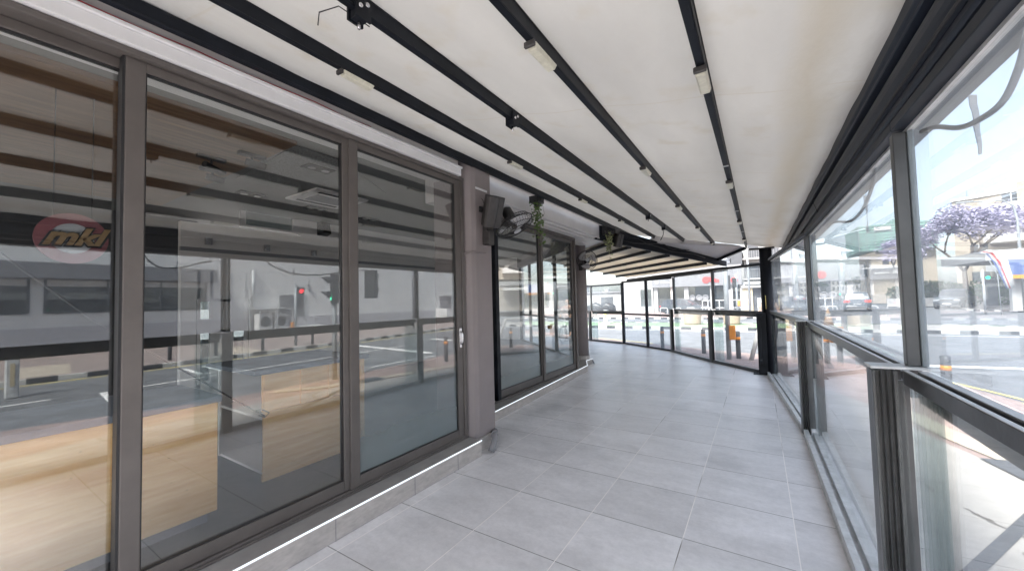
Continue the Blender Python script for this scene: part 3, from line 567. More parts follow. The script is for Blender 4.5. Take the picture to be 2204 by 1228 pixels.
g = MB(); g.tube([(-3.0, .22, 1.80), (-3.0, .52, 1.47), (-3.0, .92, 1.13), (-3.0, 1.30, .80), (-3.0, 1.37, .745)], .0055, 6); g.tube([(-3.0, 1.30, .80), (-3.01, 1.36, .79), (-3.0, 1.40, .76), (-3.0, 1.37, .735), (-3.0, 1.33, .76)], .004, 6); g.tube([(-3.0, .22, 1.80), (-3.0, -.4, 2.5), (-3.0, -.9, 3.09)], .0055, 6)
tag(obj('hanging_cable', g, 'wire'), 'slack black cable hanging diagonally inside above the long oak counter', 'cable')
# ------------------------------------------------------------------ cornices and trunking above the windows
cn = thing('cable_trunking', 'white trunking and loose cables running above the three large windows', 'trunking', (-2.5, 0, 2.85))
g = MB(); g.box(-2.60, -2.49, -3, 2.985, 2.80, 2.87); g.box(-2.60, -2.475, -3, 2.99, 2.871, 2.892); obj('casing', g, 'white_trunk', cn, .004, 2)
g = MB(); g.box(-2.60, -2.53, -3, 2.985, 2.905, 3.02); obj('upper_board', g, 'white', cn, .003)
def sag(y0, y1, n, z, a, x): return [(x+a*.5*math.sin(i*1.7), y0+(y1-y0)*i/n, z+a*math.sin(i*2.3)) for i in range(n+1)]
obj('white_cable', MB().tube(sag(-3, 2.9, 30, 2.904, .004, -2.50), .005, 6), 'wirew', cn)
obj('red_cable', MB().tube(sag(-3, 1.9, 22, 2.90, .006, -2.485), .003, 6), 'wire_red', cn)
cn = thing('white_cornice', 'white stepped cornice above the recessed windows reaching the round column', 'cornice', (-2.9, 5.5, 2.8))
obj('beam', MB().box(-3.25, -2.76, 3.45, 7.73, 2.80, 3.08), 'white', cn, .004)
obj('step', MB().box(-3.25, -2.84, 3.45, 7.73, 2.775, 2.799).box(-3.25, -2.93, 3.45, 7.73, 2.757, 2.774), 'white', cn, .003)
obj('soffit', MB().poly([(-3.25, 7.74), (-2.75, 7.74), (-3.0, 9.0), (-3.9, 9.0)], 2.78, 2.80), 'white', cn)
obj('end_board', MB().box(-3.25, -2.76, 7.731, 7.76, 2.80, 3.08), 'soffit', cn)

obj('flashing', MB().box(-2.9, -2.585, 3.46, 8.3, 3.085, 3.2).box(-3.4, -2.60, 7.77, 9.0, 3.06, 3.2), 'white', cn)
# ------------------------------------------------------------------ first canopy
def cz(x): return 1.52+.918-.2*x            # underside of the rafters
ca = thing('retractable_canopy', 'long cream fabric canopy on black rafters over the near terrace', 'canopy', (-1, 3, 2.6))
# fabric: shallow scallops between its cross seams, slightly sagging
g = MB(); nx, ny = 40, 130; xs = np.linspace(-2.62, .44, nx); ys = np.linspace(-1.6, 9.28, ny)
vs = [(x, y, cz(x)+.083-.012*(.5-.5*math.cos(2*math.pi*(x+2.45)/.57))+.004*math.sin(y*5.1+x)+.003*math.sin(y*13)) for x in xs for y in ys]
g.add(vs, [(i*ny+j, i*ny+j+1, (i+1)*ny+j+1, (i+1)*ny+j) for i in range(nx-1) for j in range(ny-1)], 0, True)
fo = obj('fabric', g, 'fabric', ca); sm_ = fo.modifiers.new('thickness', 'SOLIDIFY'); sm_.thickness = .003; sm_.offset = 1
g = MB()
for y in (1.55, 4.4, 7.2): g.box(-2.6, .42, y, y+.0, 0, 0) if 0 else None
RX = [-2.436, -1.88, -1.311, -.746, -.161]; REND = [8.98, 9.05, 9.10, 9.15, 9.15]
raf = []
for x, ye in zip(RX, REND):
    z = cz(x); g = MB(); h = .076
    g.box(x-.017, x+.014, -1.6, ye, z, z+h); g.box(x+.014, x+.017, -1.6, ye, z+.001, z+.007); g.box(x+.014, x+.0175, -1.6, ye, z+h-.014, z+h-.004)
    raf.append(obj('rafter', g, 'steel', ca, .003))
g = MB(); x = RX[0]; z = cz(x); g.box(x-.036, x-.018, -1.6, 8.7, z+.004, z+.03); obj('edge_rail', g, 'steel', raf[0], .004, 2)
LN = {1: [1.35, 3.06, 4.73, 6.4], 3: [1.46, 3.30, 4.90, 6.6, 8.7], 4: [1.85, 3.73, 5.75, 7.62]}
for i, ly in LN.items():
    for y in ly:
        x = RX[i]; z = cz(x); g = MB()
        g.add([(x-.028,y-.10,z-.002),(x+.022,y-.10,z-.002),(x+.022,y+.10,z-.002),(x-.028,y+.10,z-.002),(x-.021,y-.09,z-.028),(x+.015,y-.09,z-.028),(x+.015,y+.09,z-.028),(x-.021,y+.09,z-.028)], [(0,1,2,3),(4,5,6,7),(0,1,5,4),(1,2,6,5),(2,3,7,6),(3,0,4,7)])
        g.box(x-.028, x+.022, y-.118, y-.102, z-.026, z-.001, 1)
        obj('rafter_lamp', g, ['lampp', 'dgrey'], raf[i], .003)
for y in (.95, 2.10, 5.8, 6.9):
    x = RX[2]; z = cz(x); g = MB(); g.box(x-.019, x+.021, y-.025, y+.025, z-.035, z-.002); g.box(x-.03, x-.0195, y-.035, y+.035, z-.04, z+.045); g.box(x+.0215, x+.031, y-.035, y+.035, z-.04, z+.045)
    for a in (-.02, .02): g.disc((x+.033, y+a*.8, z+.015+a*.5), (1, 0, 0), .009, .008, 10, 1)
    g.disc((x, y, z-.055), (0, 0, 1), .006, .03, 8, 1)
    obj('clamp', g, ['steel', 'chrome'], raf[2])
g = MB(); x = RX[2]; g.tube([(x, 6.9, cz(x)-.04), (x-.02, 6.93, cz(x)-.12), (x-.07, 6.95, cz(x)-.2)], .006, 6); obj('loose_cable', g, 'wire', raf[2]); g = MB(); g.tube([(x, 1.0, cz(x)-.03), (x-.06, .90, cz(x)+.02), (x-.13, .86, cz(x)-.0), (x-.14, .86, cz(x)-.05)], .0025, 6, 0)
obj('loose_cable', g, 'wire', raf[2])
for y0 in (3.2, 5.0, 6.7):                   # cable clips on the two right-hand rafters
    g = MB(); x = RX[4]; z = cz(x); g.box(x-.02, x+.018, y0-.01, y0+.01, z-.006, z-.001); obj('cable_clip', g, 'light_rail', raf[4])
g = MB()
for x in (RX[3], RX[4]): g.tube([(x-.021, 4.9, cz(x)+.012), (x-.021, 9.1, cz(x)+.012)], .006, 6)
obj('cable', g, 'light_rail', raf[4])
# gutter assembly along the outer edge, one extruded profile with grooves
gt = thing('gutter_beam', 'black ribbed gutter beam along the top of the glass wall', 'gutter', (.5, 3, 2.3))
GY0, GY1 = -1.6, 9.25
def prof(pts): return [(x, 0, z) for x, z in pts]
g = MB(); g.extr(prof([(.43, 2.45), (.43, 2.385), (.442, 2.38), (.442, 2.366), (.66, 2.366), (.66, 2.45)]), (0, GY0, 0), (0, GY1, 0)); obj('top_channel', g, 'gutter', gt, .003)
g = MB(); arc = [(.492-.045*math.cos(t), 2.302+.058*math.sin(t)) for t in np.linspace(R(85), R(-85), 11)]
g.extr(prof(arc+[(.68, 2.244), (.68, 2.36)]), (0, GY0, 0), (0, GY1, 0)); obj('half_round_gutter', g, 'gutter', gt)
g = MB(); g.extr(prof([(.478, 2.240), (.468, 2.232), (.468, 2.212), (.478, 2.204), (.66, 2.204), (.66, 2.240)]), (0, GY0, 0), (0, GY1, 0)); obj('lower_channel', g, 'gutter', gt, .002)
obj('cable', MB().tube([(.455, GY0, 2.242), (.455, GY1, 2.242)], .005, 6), 'wire', gt)
g = MB(); g.tube([(.442, 4.05, 2.36), (.42, 4.1, 2.30), (.455, 4.12, 2.2)], .003, 5); obj('cable_tie', g, 'wire', gt)

# ------------------------------------------------------------------ glass screen along the right
def screen(fr, label, posts, z_rail=1.215, z_top=2.158, moving=True, cap=True, dbl=False):
    """one bay: lower sliding sash, fixed upper pane; posts = which ends get a lower post"""
    L = fr.L; t = thing('glass_screen_bay', label, 'glass screen', fr.p(L/2, .06, 0), 'glass screen bays round the terrace')
    b = MB(); b.fbox(fr, .05, L-.05, .008, .048, .008, .065); b.fbox(fr, .05, L-.05, .085, .13, .008, .04); b.fbox(fr, 0, L, .0, .12, .001, .007)
    obj('bottom_rail', b, 'light_rail' if fr.u.x > -.3 else 'grey_steel', t, .004, 2)
    b = MB(); b.fbox(fr, .046, L-.046, .088, .104, z_rail-.052, z_rail); b.fbox(fr, .046, L-.046, .104, .128, z_rail-.045, z_rail-.016); b.fbox(fr, .046, L-.046, .128, .165, z_rail-.118, z_rail-.002)
    r_ = obj('top_rail', b, 'rail', t, .002)
    b = MB(); b.fbox(fr, .046, L-.046, .089, .103, z_rail+.001, z_rail+.003); b.fbox(fr, .046, L-.046, .130, .157, z_rail-.001, z_rail+.001); obj('rail_cap', b, 'light_rail', r_)
    p_ = MB(); p_.fbox(fr, .04, L-.04, .106, .112, .04, z_rail-.05); obj('lower_pane', p_, 'gr_low', t)
    b = MB(); b.fbox(fr, .0, L, .108, .175, z_top, z_top+.038); obj('head_rail', b, 'gutter', t, .003)
    b = MB(); b.fbox(fr, 0, L, .150, .172, z_top-.014, z_top-.001); obj('glazing_bead', b, 'light_rail', t)
    p_ = MB(); p_.fbox(fr, .03, L-.03, .158, .164, z_rail+.002, z_top-.005); obj('upper_pane', p_, 'gr', t)
    sd_ = MB(); sd_.fbox(fr, L-.30, L+.0, .1165, .1205, .06, z_rail-.05); obj('dusty_inner_strip', sd_, 'gstrip', t)
    for e in posts:
        u = 0 if e == 0 else L
        b = MB(); 
        b.fbox(fr, u-.045, u-.010, 0, .010, .002, z_rail-.004); b.fbox(fr, u+.010, u+.045, 0, .010, .002, z_rail-.004); b.fbox(fr, u-.010, u+.010, 0, .074, .002, z_rail-.004)
        b.fbox(fr, u-.045, u+.045, .062, .074, .002, z_rail-.004); b.fbox(fr, u-.045, u+.045, .026, .029, .002, z_rail-.004); b.fbox(fr, u-.045, u+.045, .044, .047, .002, z_rail-.004)
        if e == 0: obj('glass_edge_strip', MB().fbox(fr, u+.05, u+.062, .090, .128, .05, z_rail-.055), 'grey_steel', t, .001)
        po = obj('lower_post', b, 'grey_steel', t, .0015)
        if cap: obj('post_cap', MB().fbox(fr, u-.052, u+.052, -.005, .165, z_rail+.004, z_rail+.014), 'light_rail', po, .001)
        b = MB(); b.fbox(fr, u-.020, u+.020, .108, .148, z_rail+.015, z_top-.015)
        mu = obj('mullion', b, 'grey_steel', t, .003); b = MB(); b.fbox(fr, u-.026, u+.026, .149, .168, z_rail+.015, z_top-.015); b.fbox(fr, u+.046, u+.074, .150, .176, z_rail+.015, z_top-.015); obj('outer_strip', b, 'bluegrey', mu, .002)
    return t
f0, f1, f2 = Fr(Q[0], Q[1]), Fr(Q[1], Q[2]), Fr(Q[2], Q[3])
screen(f0, 'nearest bay of the right glass screen, beside the camera', (0,))
screen(f1, 'middle bay of the right glass screen with scuffed rail and capped post', (0,))
screen(f2, 'far bay of the right glass screen next to the round black corner post', (0,))
labs = ['glass bay left of the corner post with bollards and signal pole behind', 'glass bay showing the parked hatchback above its rail', 'fixed four pane glass bay in the middle of the far screen', 'narrow glass bay with small house behind, right of the round column', 'last glass bay half hidden behind the round column']
KS = [Fr(K[i], K[i+1]) for i in range(5)]
screen(KS[0], labs[0], (1,), 1.195, 2.10, cap=False); screen(KS[1], labs[1], (1,), 1.18, 2.07, cap=False)
fr = KS[2]; L = fr.L; t = thing('glass_screen_bay', labs[2], 'glass screen', fr.p(L/2, .06, 0), 'glass screen bays round the terrace')
b = MB(); b.fbox(fr, .03, L-.03, .05, .11, .002, .05); b.fbox(fr, .03, L-.03, .05, .11, .97, 1.02); b.fbox(fr, .0, L, .05, .11, 2.02, 2.075); b.fbox(fr, L*.47-.035, L*.47+.035, .045, .115, .051, 2.019); b.fbox(fr, L-.04, L+.04, .04, .12, .001, 2.03)
obj('frame', b, 'steel', t, .003)
for (a, c_) in ((.04, L*.47-.03), (L*.47+.03, L-.03)):
    for (z0, z1) in ((.05, .975), (1.015, 2.03)): obj('pane', MB().fbox(fr, a, c_, .076, .084, z0, z1), 'gr', t)
obj('floor_track', MB().fbox(fr, 0, L, -.02, .03, .001, .012), 'stone', t)
screen(KS[3], labs[3], (1,), 1.09, 1.97, cap=False); screen(KS[4], labs[4], (1,), 1.09, 1.97, cap=False)
# corner post
cpst = thing('corner_post', 'thick black round corner post where the two glass screens meet', 'post', (.02, 8.85, 0))
g = MB(); g.tube([(.15, 8.95, .002), (.15, 8.95, 2.40)], .105, 24); obj('shaft', g, 'steel', cpst)
obj('square_leg', MB().box(-.05, .10, 8.72, 8.83, .002, 1.17).box(-.035, .02, 8.7, 8.718, .2, 1.1), 'steel', cpst, .004)
obj('base_plate', MB().box(-.14, .14, 8.70, 8.9, .001, .012), 'steel', cpst)
obj('tape', MB().box(.11, .12, 8.838, 8.846, 1.24, 1.50), 'yellow', cpst)
obj('head_plate', MB().box(-.12, .3, 8.85, 9.05, 2.405, 2.43), 'steel', cpst)

# sagging cables and torn plastic hanging outside the upper panes
for (pts, lab) in (([(.53, 1.98, 2.10), (.535, 1.87, 2.075), (.54, 1.72, 2.015), (.545, 1.60, 1.995), (.55, 1.50, 2.00), (.55, 1.42, 2.05), (.55, 1.36, 2.13), (.55, 1.3, 2.17)], 'thick grey cable sagging outside the nearest upper pane'),
                   ([(.53, 4.2, 2.11), (.53, 3.8, 2.06), (.53, 3.3, 1.985), (.53, 2.95, 2.0), (.53, 2.7, 2.08), (.53, 2.6, 2.16)], 'grey cable sagging outside the second upper pane')):
    pl = []; 
    for i in range(len(pts)-1):
        p0, p1, p2, p3 = [Vector(pts[max(0, min(len(pts)-1, j))]) for j in (i-1, i, i+1, i+2)]
        for k in range(5):
            q = k/5; pl.append(.5*((2*p1)+(-p0+p2)*q+(2*p0-5*p1+4*p2-p3)*q*q+(-p0+3*p1-3*p2+p3)*q**3))
    pl.append(Vector(pts[-1])); tag(obj('cable', MB().tube(pl, .008, 10), 'mid'), lab, 'cable', 'cables sagging outside the glass')
def scrap(y, z0, z1, wd, label, tw):
    g = MB(); n_ = 8
    for i in range(n_):
        t = i/(n_-1); z = z0+(z1-z0)*t; ww_ = wd*(.35+.65*math.sin(t*2.6+.2))*(1-t*.5); a = tw*t
        yy = y+.004*math.sin(i*1.9)-.02*t
        g.v += [(.55-.01*math.cos(a), yy-ww_*math.cos(a), z+.006*math.sin(i*5)), (.55+.01*math.cos(a), yy+ww_*math.cos(a)+.002, z)]
    k = len(g.v)//2
    for i in range(k-1): g.f.append((2*i, 2*i+1, 2*i+3, 2*i+2)); g.m.append(0); g.sm.append(False)
    o = obj('plastic_scrap', g, 'scrap'); s_ = o.modifiers.new('t', 'SOLIDIFY'); s_.thickness = .002; tag(o, label, 'plastic scrap', 'torn plastic strips outside the glass')
scrap(1.655, 2.085, 1.905, .011, 'dark torn plastic strip dangling outside the nearest upper pane', 1.2); scrap(2.99, 2.08, 1.86, .022, 'clear crumpled plastic strip dangling outside the second upper pane', 2.5)

# ------------------------------------------------------------------ second canopy, over the far corner
A = Vector((-.7315, .6819, 0)); N = Vector((-.6819, -.7315, 0)); A = (A-.062*N).normalized(); N = Vector((-A.y, A.x, 0)); N = N if N.x < 0 else -N
P1 = Vector((-1.0, 10.2, 0))
def c2(a, d, dz=0): q = P1+A*a+N*d; return Vector((q.x, q.y, 2.16+.2*d+dz))
cb = thing('retractable_canopy', 'smaller cream canopy with five black rafters over the far corner', 'canopy', (-2.5, 10.5, 2.4))
g = MB(); na, nd = 50, 40; aa = np.linspace(-.50, 4.15, na); dd = np.linspace(-.10, 2.95, nd)
g.add([c2(a, d, .085-.010*(.5-.5*math.cos(2*math.pi*(d-.33)/.46))) for a in aa for d in dd], [(i*nd+j, i*nd+j+1, (i+1)*nd+j+1, (i+1)*nd+j) for i in range(na-1) for j in range(nd-1)], 0, True)
fo = obj('fabric', g, 'fabric2', cb); sm_ = fo.modifiers.new('t', 'SOLIDIFY'); sm_.thickness = .003; sm_.offset = 1
for d in (.33, .79, 1.25, 1.71, 2.17, 2.6):
    g = MB(); a0, a1 = c2(-.40, d), c2(4.10, d); s_ = N*.024; zz = Vector((0, 0, .07))
    g.extr([-s_, s_, s_+zz, -s_+zz], a0, a1); g.extr([-s_*.7+Vector((0, 0, -.006)), s_*.7+Vector((0, 0, -.006)), s_*.7, -s_*.7], c2(1.6, d), c2(1.75, d)); obj('rafter', g, 'steel', cb, .003)
g = MB(); zz = Vector((0, 0, .10)); s_ = N*.04; g.extr([-s_, s_, s_+zz, -s_+zz], c2(-.45, -.14, -.06), c2(4.2, -.14, -.06)); obj('edge_beam', g, 'steel', cb, .004)
# dark valance and grey soffit closing the gap between the two canopies
va = thing('valance', 'dark valance panel with loose cables between the two canopies', 'valance', (-1.6, 9.1, 2.5))
g = MB(); th = A*.03
a0, a1 = c2(-.52, -.08, .03), c2(-.52, 3.15, .0)
g.add([a0-th, a1-th, a1-th+Vector((0, 0, .34)), a0-th+Vector((0, 0, .11)), a0+th, a1+th, a1+th+Vector((0, 0, .34)), a0+th+Vector((0, 0, .11))], [(0,1,2,3),(4,5,6,7),(0,1,5,4),(1,2,6,5),(2,3,7,6),(3,0,4,7)])
obj('panel', g, 'steel', va, .004)
g = MB(); pts = [c2(-.6, .5+.28*i, .10+.03*math.sin(i*1.7)) for i in range(8)]; g.tube(pts, .012, 8); pts = [c2(-.62, .9+.2*i, .16+.04*math.sin(i*2.1+1)) for i in range(8)]; g.tube(pts, .008, 8); obj('cable', g, 'black', va)
sf = thing('soffit_board', 'plain grey triangular soffit board beyond the canopy rafters', 'soffit', (-.9, 9.4, 2.6))
SA = Vector((-1.9, 8.85, 2.86)); SB = Vector((-.18, 9.33, 2.52)); SC = Vector((-.83, 9.78, 2.32)); SD = Vector((-2.0, 8.6, 2.72))
g = MB(); t3 = Vector((0, 0, .02)); g.add([SA, SB, SC, SD, SA+t3, SB+t3, SC+t3, SD+t3], [(0,1,2,3),(4,5,6,7),(0,1,5,4),(1,2,6,5),(2,3,7,6),(3,0,4,7)]); obj('board', g, 'soffit', sf)
d_ = (SB-SC).normalized(); s_ = d_.cross(Vector((0, 0, 1))).normalized()*.03; zz = Vector((0, 0, .055)); g = MB(); g.extr([-s_, s_, s_+zz, -s_+zz], SC-Vector((0, 0, .055)), SB-Vector((0, 0, .055))); obj('edge_beam', g, 'steel', sf, .003)
g = MB(); a0 = SC+Vector((0, 0, -.10)); a1 = Vector((-.52, 9.95, 2.25)); d_ = (a1-a0).normalized(); s_ = d_.cross(Vector((0, 0, 1))).normalized()*.035
for (z0, z1, k) in ((0, .022, 1), (.024, .07, .7), (.072, .09, 1)): g.extr([-s_*k+Vector((0, 0, z0)), s_*k+Vector((0, 0, z0)), s_*k+Vector((0, 0, z1)), -s_*k+Vector((0, 0, z1))], a0, a1)
obj('channel', g, 'alu', sf, .002); obj('channel_end', (lambda q: q.extr([-s_*1.15+Vector((0, 0, -.005)), s_*1.15+Vector((0, 0, -.005)), s_*1.15+Vector((0, 0, .095)), -s_*1.15+Vector((0, 0, .095))], a1, a1+d_*.012))(MB()), 'steel', sf)

# ------------------------------------------------------------------ wall fans, speakers, ivy
def fan(loc, ax, label, tilt_blur=None):
    loc = Vector(loc); ax = Vector(ax).normalized(); x = ax.cross(Vector((0, 0, 1))).normalized(); y = x.cross(ax)
    t = thing('wall_fan', label, 'fan', loc, 'wall fans')
    g = MB()
    for rr, off in ((.225, 0), (.2, .055), (.19, -.05), (.12, .075), (.11, -.06)): g.ring(loc+ax*off, ax, rr, .004 if rr < .22 else .007, 40, 5)
    for k in range(36):
        a = 2*math.pi*k/36; e = x*math.cos(a)+y*math.sin(a); e2_ = x*math.cos(a+.25)+y*math.sin(a+.25)
        g.tube([loc+e*.04+ax*.08, loc+(e*.12+e2_*.0)+ax*.075, loc+e2_*.2+ax*.055, loc+e2_*.225], .0018, 4); g.tube([loc+e*.05-ax*.065, loc+e*.19-ax*.05, loc+e*.225], .0018, 4)
    obj('cage', g, 'black', t)
    for k in range(3):
        a0 = 2*math.pi*k/3+.35; g = MB(); vs = []; nr, na_ = 8, 9
        for i in range(nr):
            r = .04+(.155)*i/(nr-1)
            for j in range(na_):
                wd_ = .42+.75*math.sin(min(1, i/(nr-1)*1.15)*math.pi*.62); a = a0+(j/(na_-1)-.5)*wd_+.5*i/(nr-1); vs.append(loc+r*(x*math.cos(a)+y*math.sin(a))+ax*(.035*(j/(na_-1)-.5)))
        g.add(vs, [(i*na_+j, i*na_+j+1, (i+1)*na_+j+1, (i+1)*na_+j) for i in range(nr-1) for j in range(na_-1)], 0, True)
        o = obj('blade', g, 'blade', t); s_ = o.modifiers.new('t', 'SOLIDIFY'); s_.thickness = .003
    g = MB(); g.disc(loc+ax*.08, ax, .045, .02, 24); o = obj('hub', g, 'discgrey', t)
    g = MB(); g.tube([loc-ax*.06, loc-ax*.10, loc-ax*.20, loc-ax*.23], [.045, .065, .06, .02], 18); obj('motor', g, 'black', t)
    return t, x, y
f_, x_, y_ = fan((-3.22, 8.20, 2.39), (.42, -.85, .06), 'black caged wall fan with three pale blades on the round column')
g = MB(); g.tube([(-3.30, 8.36, 2.38), (-3.33, 8.40, 2.28), (-3.42, 8.42, 2.25)], .02, 10); g.box(-3.46, -3.38, 8.28, 8.34, 2.18, 2.34); obj('bracket', g, 'black', f_)
f_, x_, y_ = fan((-2.27, 3.62, 2.37), (.45, .12, -.88), 'black caged wall fan tilted downward below the speaker on the square post')
g = MB(); g.tube([(-2.40, 3.54, 2.45), (-2.42, 3.40, 2.34), (-2.45, 3.34, 2.30)], .025, 10); g.box(-2.46, -2.40, 3.28, 3.40, 2.22, 2.42); obj('bracket', g, 'dgrey', f_)
def speaker(loc, rz, tilt, label, s=1.0):
    t = thing('speaker', label, 'speaker', loc, 'black outdoor speakers')
    T = Matrix.Translation(Vector(loc)) @ Matrix.Rotation(rz, 4, 'Z') @ Matrix.Rotation(tilt, 4, 'Y') @ Matrix.Scale(s, 4)
    pr = [(-.10, -.07), (.03, -.10), (.06, -.085), (.075, 0), (.06, .085), (.03, .10), (-.10, .07)]
    def pf(a): 
        n_ = len(pr); a.add([T@Vector((x, y, -.16)) for x, y in pr]+[T@Vector((x, y, .16)) for x, y in pr], [tuple(range(n_))[::-1], tuple(range(n_, 2*n_))]+[(i, (i+1)%n_, n_+(i+1)%n_, n_+i) for i in range(n_)]); return a
    obj('cabinet', pf(MB()), 'dgrey', t, .006, 2)
    g = MB(); g.add([T@Vector(q) for q in ((.040, -.088, -.15), (.078, 0, -.15), (.040, .088, -.15), (.040, .088, .15), (.082, 0, .15), (.040, -.088, .15))], [(0, 1, 4, 5), (1, 2, 3, 4)]); obj('grille', g, 'black', t)
    return t, T
s_, T = speaker((-2.31, 3.27, 2.46), R(-25), R(22), 'black speaker angled from a bracket high on the square post')
g = MB(); g.tube([(-2.455, 3.27, 2.50), (-2.41, 3.27, 2.50)], .012, 8); g.box(-2.455, -2.443, 3.22, 3.32, 2.47, 2.53); g.tube([(-2.45, 3.26, 2.62), (-2.43, 3.26, 2.60), (-2.42, 3.265, 2.56), (-2.40, 3.28, 2.50)], .004, 6); obj('bracket', g, 'black', s_)
s_, T = speaker((-2.43, 8.02, 2.73), R(-30), R(18), 'black speaker hanging beside the far ivy at the end of the cornice', .85)
g = MB(); g.tube([(-2.58, 7.9, 2.9), (-2.5, 7.98, 2.8)], .012, 8); obj('bracket', g, 'black', s_)
g = MB(); g.box(-2.445, -2.36, 3.26, 3.36, 2.12, 2.27); o = tag(obj('sensor_box', g, 'dgrey', None, .006), 'small dark box fixed to the square post below the fan', 'box')
g = MB(); g.box(-2.453, -2.445, 3.16, 3.36, 2.705, 2.725); tag(obj('cable_duct', g, 'white_trunk'), 'short white cable duct near the top of the square post', 'cable duct')
def ivy(x, y, z0, z1, n_, m, label):
    t = thing('ivy_plant', label, 'plant', (x, y, z0), 'hanging ivy plants')
    pot = MB(); pot.tube([(x, y, z0-.02), (x, y, z0+.08)], [.05, .07], 14); obj('pot', pot, 'black', t)
    st_, lf = MB(), MB(); rr = random.Random(int(abs(y)*100))
    for k in range(7):
        L_ = (z0-z1)*(1 if k == 0 else rr.uniform(.35, .85)); px_, py_ = x+rr.uniform(-.05, .05), y+rr.uniform(-.07, .07); pts = [Vector((px_, py_, z0+.05))]
        for i in range(12): pts.append(Vector((px_+rr.uniform(-.015, .015)+.02*math.sin(i), py_+rr.uniform(-.015, .015)+.004*i*(k-3)*.3, z0+.03-L_*(i+1)/12)))
        st_.tube(pts, .002, 4)
        for i in range(n_):
            q = rr.random()**.8; j = min(int(q*12), 11); c_ = pts[j].lerp(pts[j+1], rr.random())+Vector((rr.uniform(-.035, .035), rr.uniform(-.035, .035), rr.uniform(-.01, .01)))
            nn = Vector((rr.uniform(-.3, 1), rr.uniform(-1, .2), rr.uniform(-.2, .8))).normalized(); a_ = nn.orthogonal().normalized(); b_ = nn.cross(a_); sc_ = rr.uniform(.013, .026); ph = rr.uniform(0, 6.28)
            sh = [(0, 1.2), (.35, .5), (1, .55), (.55, -.1), (.6, -.7), (0, -.5), (-.6, -.7), (-.55, -.1), (-1, .55), (-.35, .5)]
            lf.add([c_+sc_*((a_*math.cos(ph)+b_*math.sin(ph))*u_+(b_*math.cos(ph)-a_*math.sin(ph))*v_) for u_, v_ in sh], [tuple(range(10))])
    obj('stem', st_, 'bark', t); obj('leaves', lf, m, t)
ivy(-2.56, 4.72, 2.86, 2.26, 26, 'leaf', 'dark green ivy trailing down in front of the recessed windows')
ivy(-2.52, 7.62, 2.82, 2.28, 22, 'leafp', 'pale faded ivy trailing at the far end of the white cornice')
obj_ = MB().box(-2.64, -2.50, 4.62, 4.80, 2.88, 2.97); tag(obj('planter_box', obj_, 'black'), 'black box holding the dark ivy above the recessed windows', 'planter')
tag(obj('planter_box', MB().box(-2.70, -2.42, 7.77, 8.2, 2.86, 3.05), 'black'), 'black box behind the pale ivy at the end of the cornice', 'planter')

# ------------------------------------------------------------------ street furniture
def bollard(x, y, label, h=.68, grp='bollards along the kerbs', z=-.1, m='dark', parts=True):
    t = thing('bollard', label, 'bollard', (x, y, z), grp)
    obj('shaft', MB().tube([(x, y, z), (x, y, z+h-.12), (x, y, z+h-.1), (x, y, z+h), (x, y, z+h+.015)], [.055, .055, .05, .055, .03], 16), m, t)
    obj('reflector', MB().tube([(x, y, z+h-.20), (x, y, z+h-.13)], .058, 16), 'orange', t)
bollard(-.49, 11.45, 'black bollard with orange band right of the grey signal pole'); bollard(-1.36, 12.1, 'black bollard with orange band left of the grey signal pole')
bollard(-2.6, 12.75, 'black bollard seen through the fixed four pane bay'); bollard(2.2, 7.95, 'bollard with orange band outside the nearest right pane')
bollard(1.05, 11.3, 'black bollard between the yellow lines and the middle right bay')
for i, (x, y) in enumerate(((10.75, 4.45), (10.5, 5.6), (10.35, 7.0), (10.9, 9.2), (11.2, 10.4))):
    bollard(x, y, ['dark bollard first from the left on the pavement opposite, seen mirrored in the window', 'dark bollard second from the left on the pavement opposite, seen mirrored', 'middle dark bollard on the pavement opposite, mirrored behind the short counter', 'dark bollard just past the signal pole opposite, seen mirrored', 'dark bollard farthest along the pavement opposite, seen mirrored'][i], .75, 'bollards on the opposite pavement')
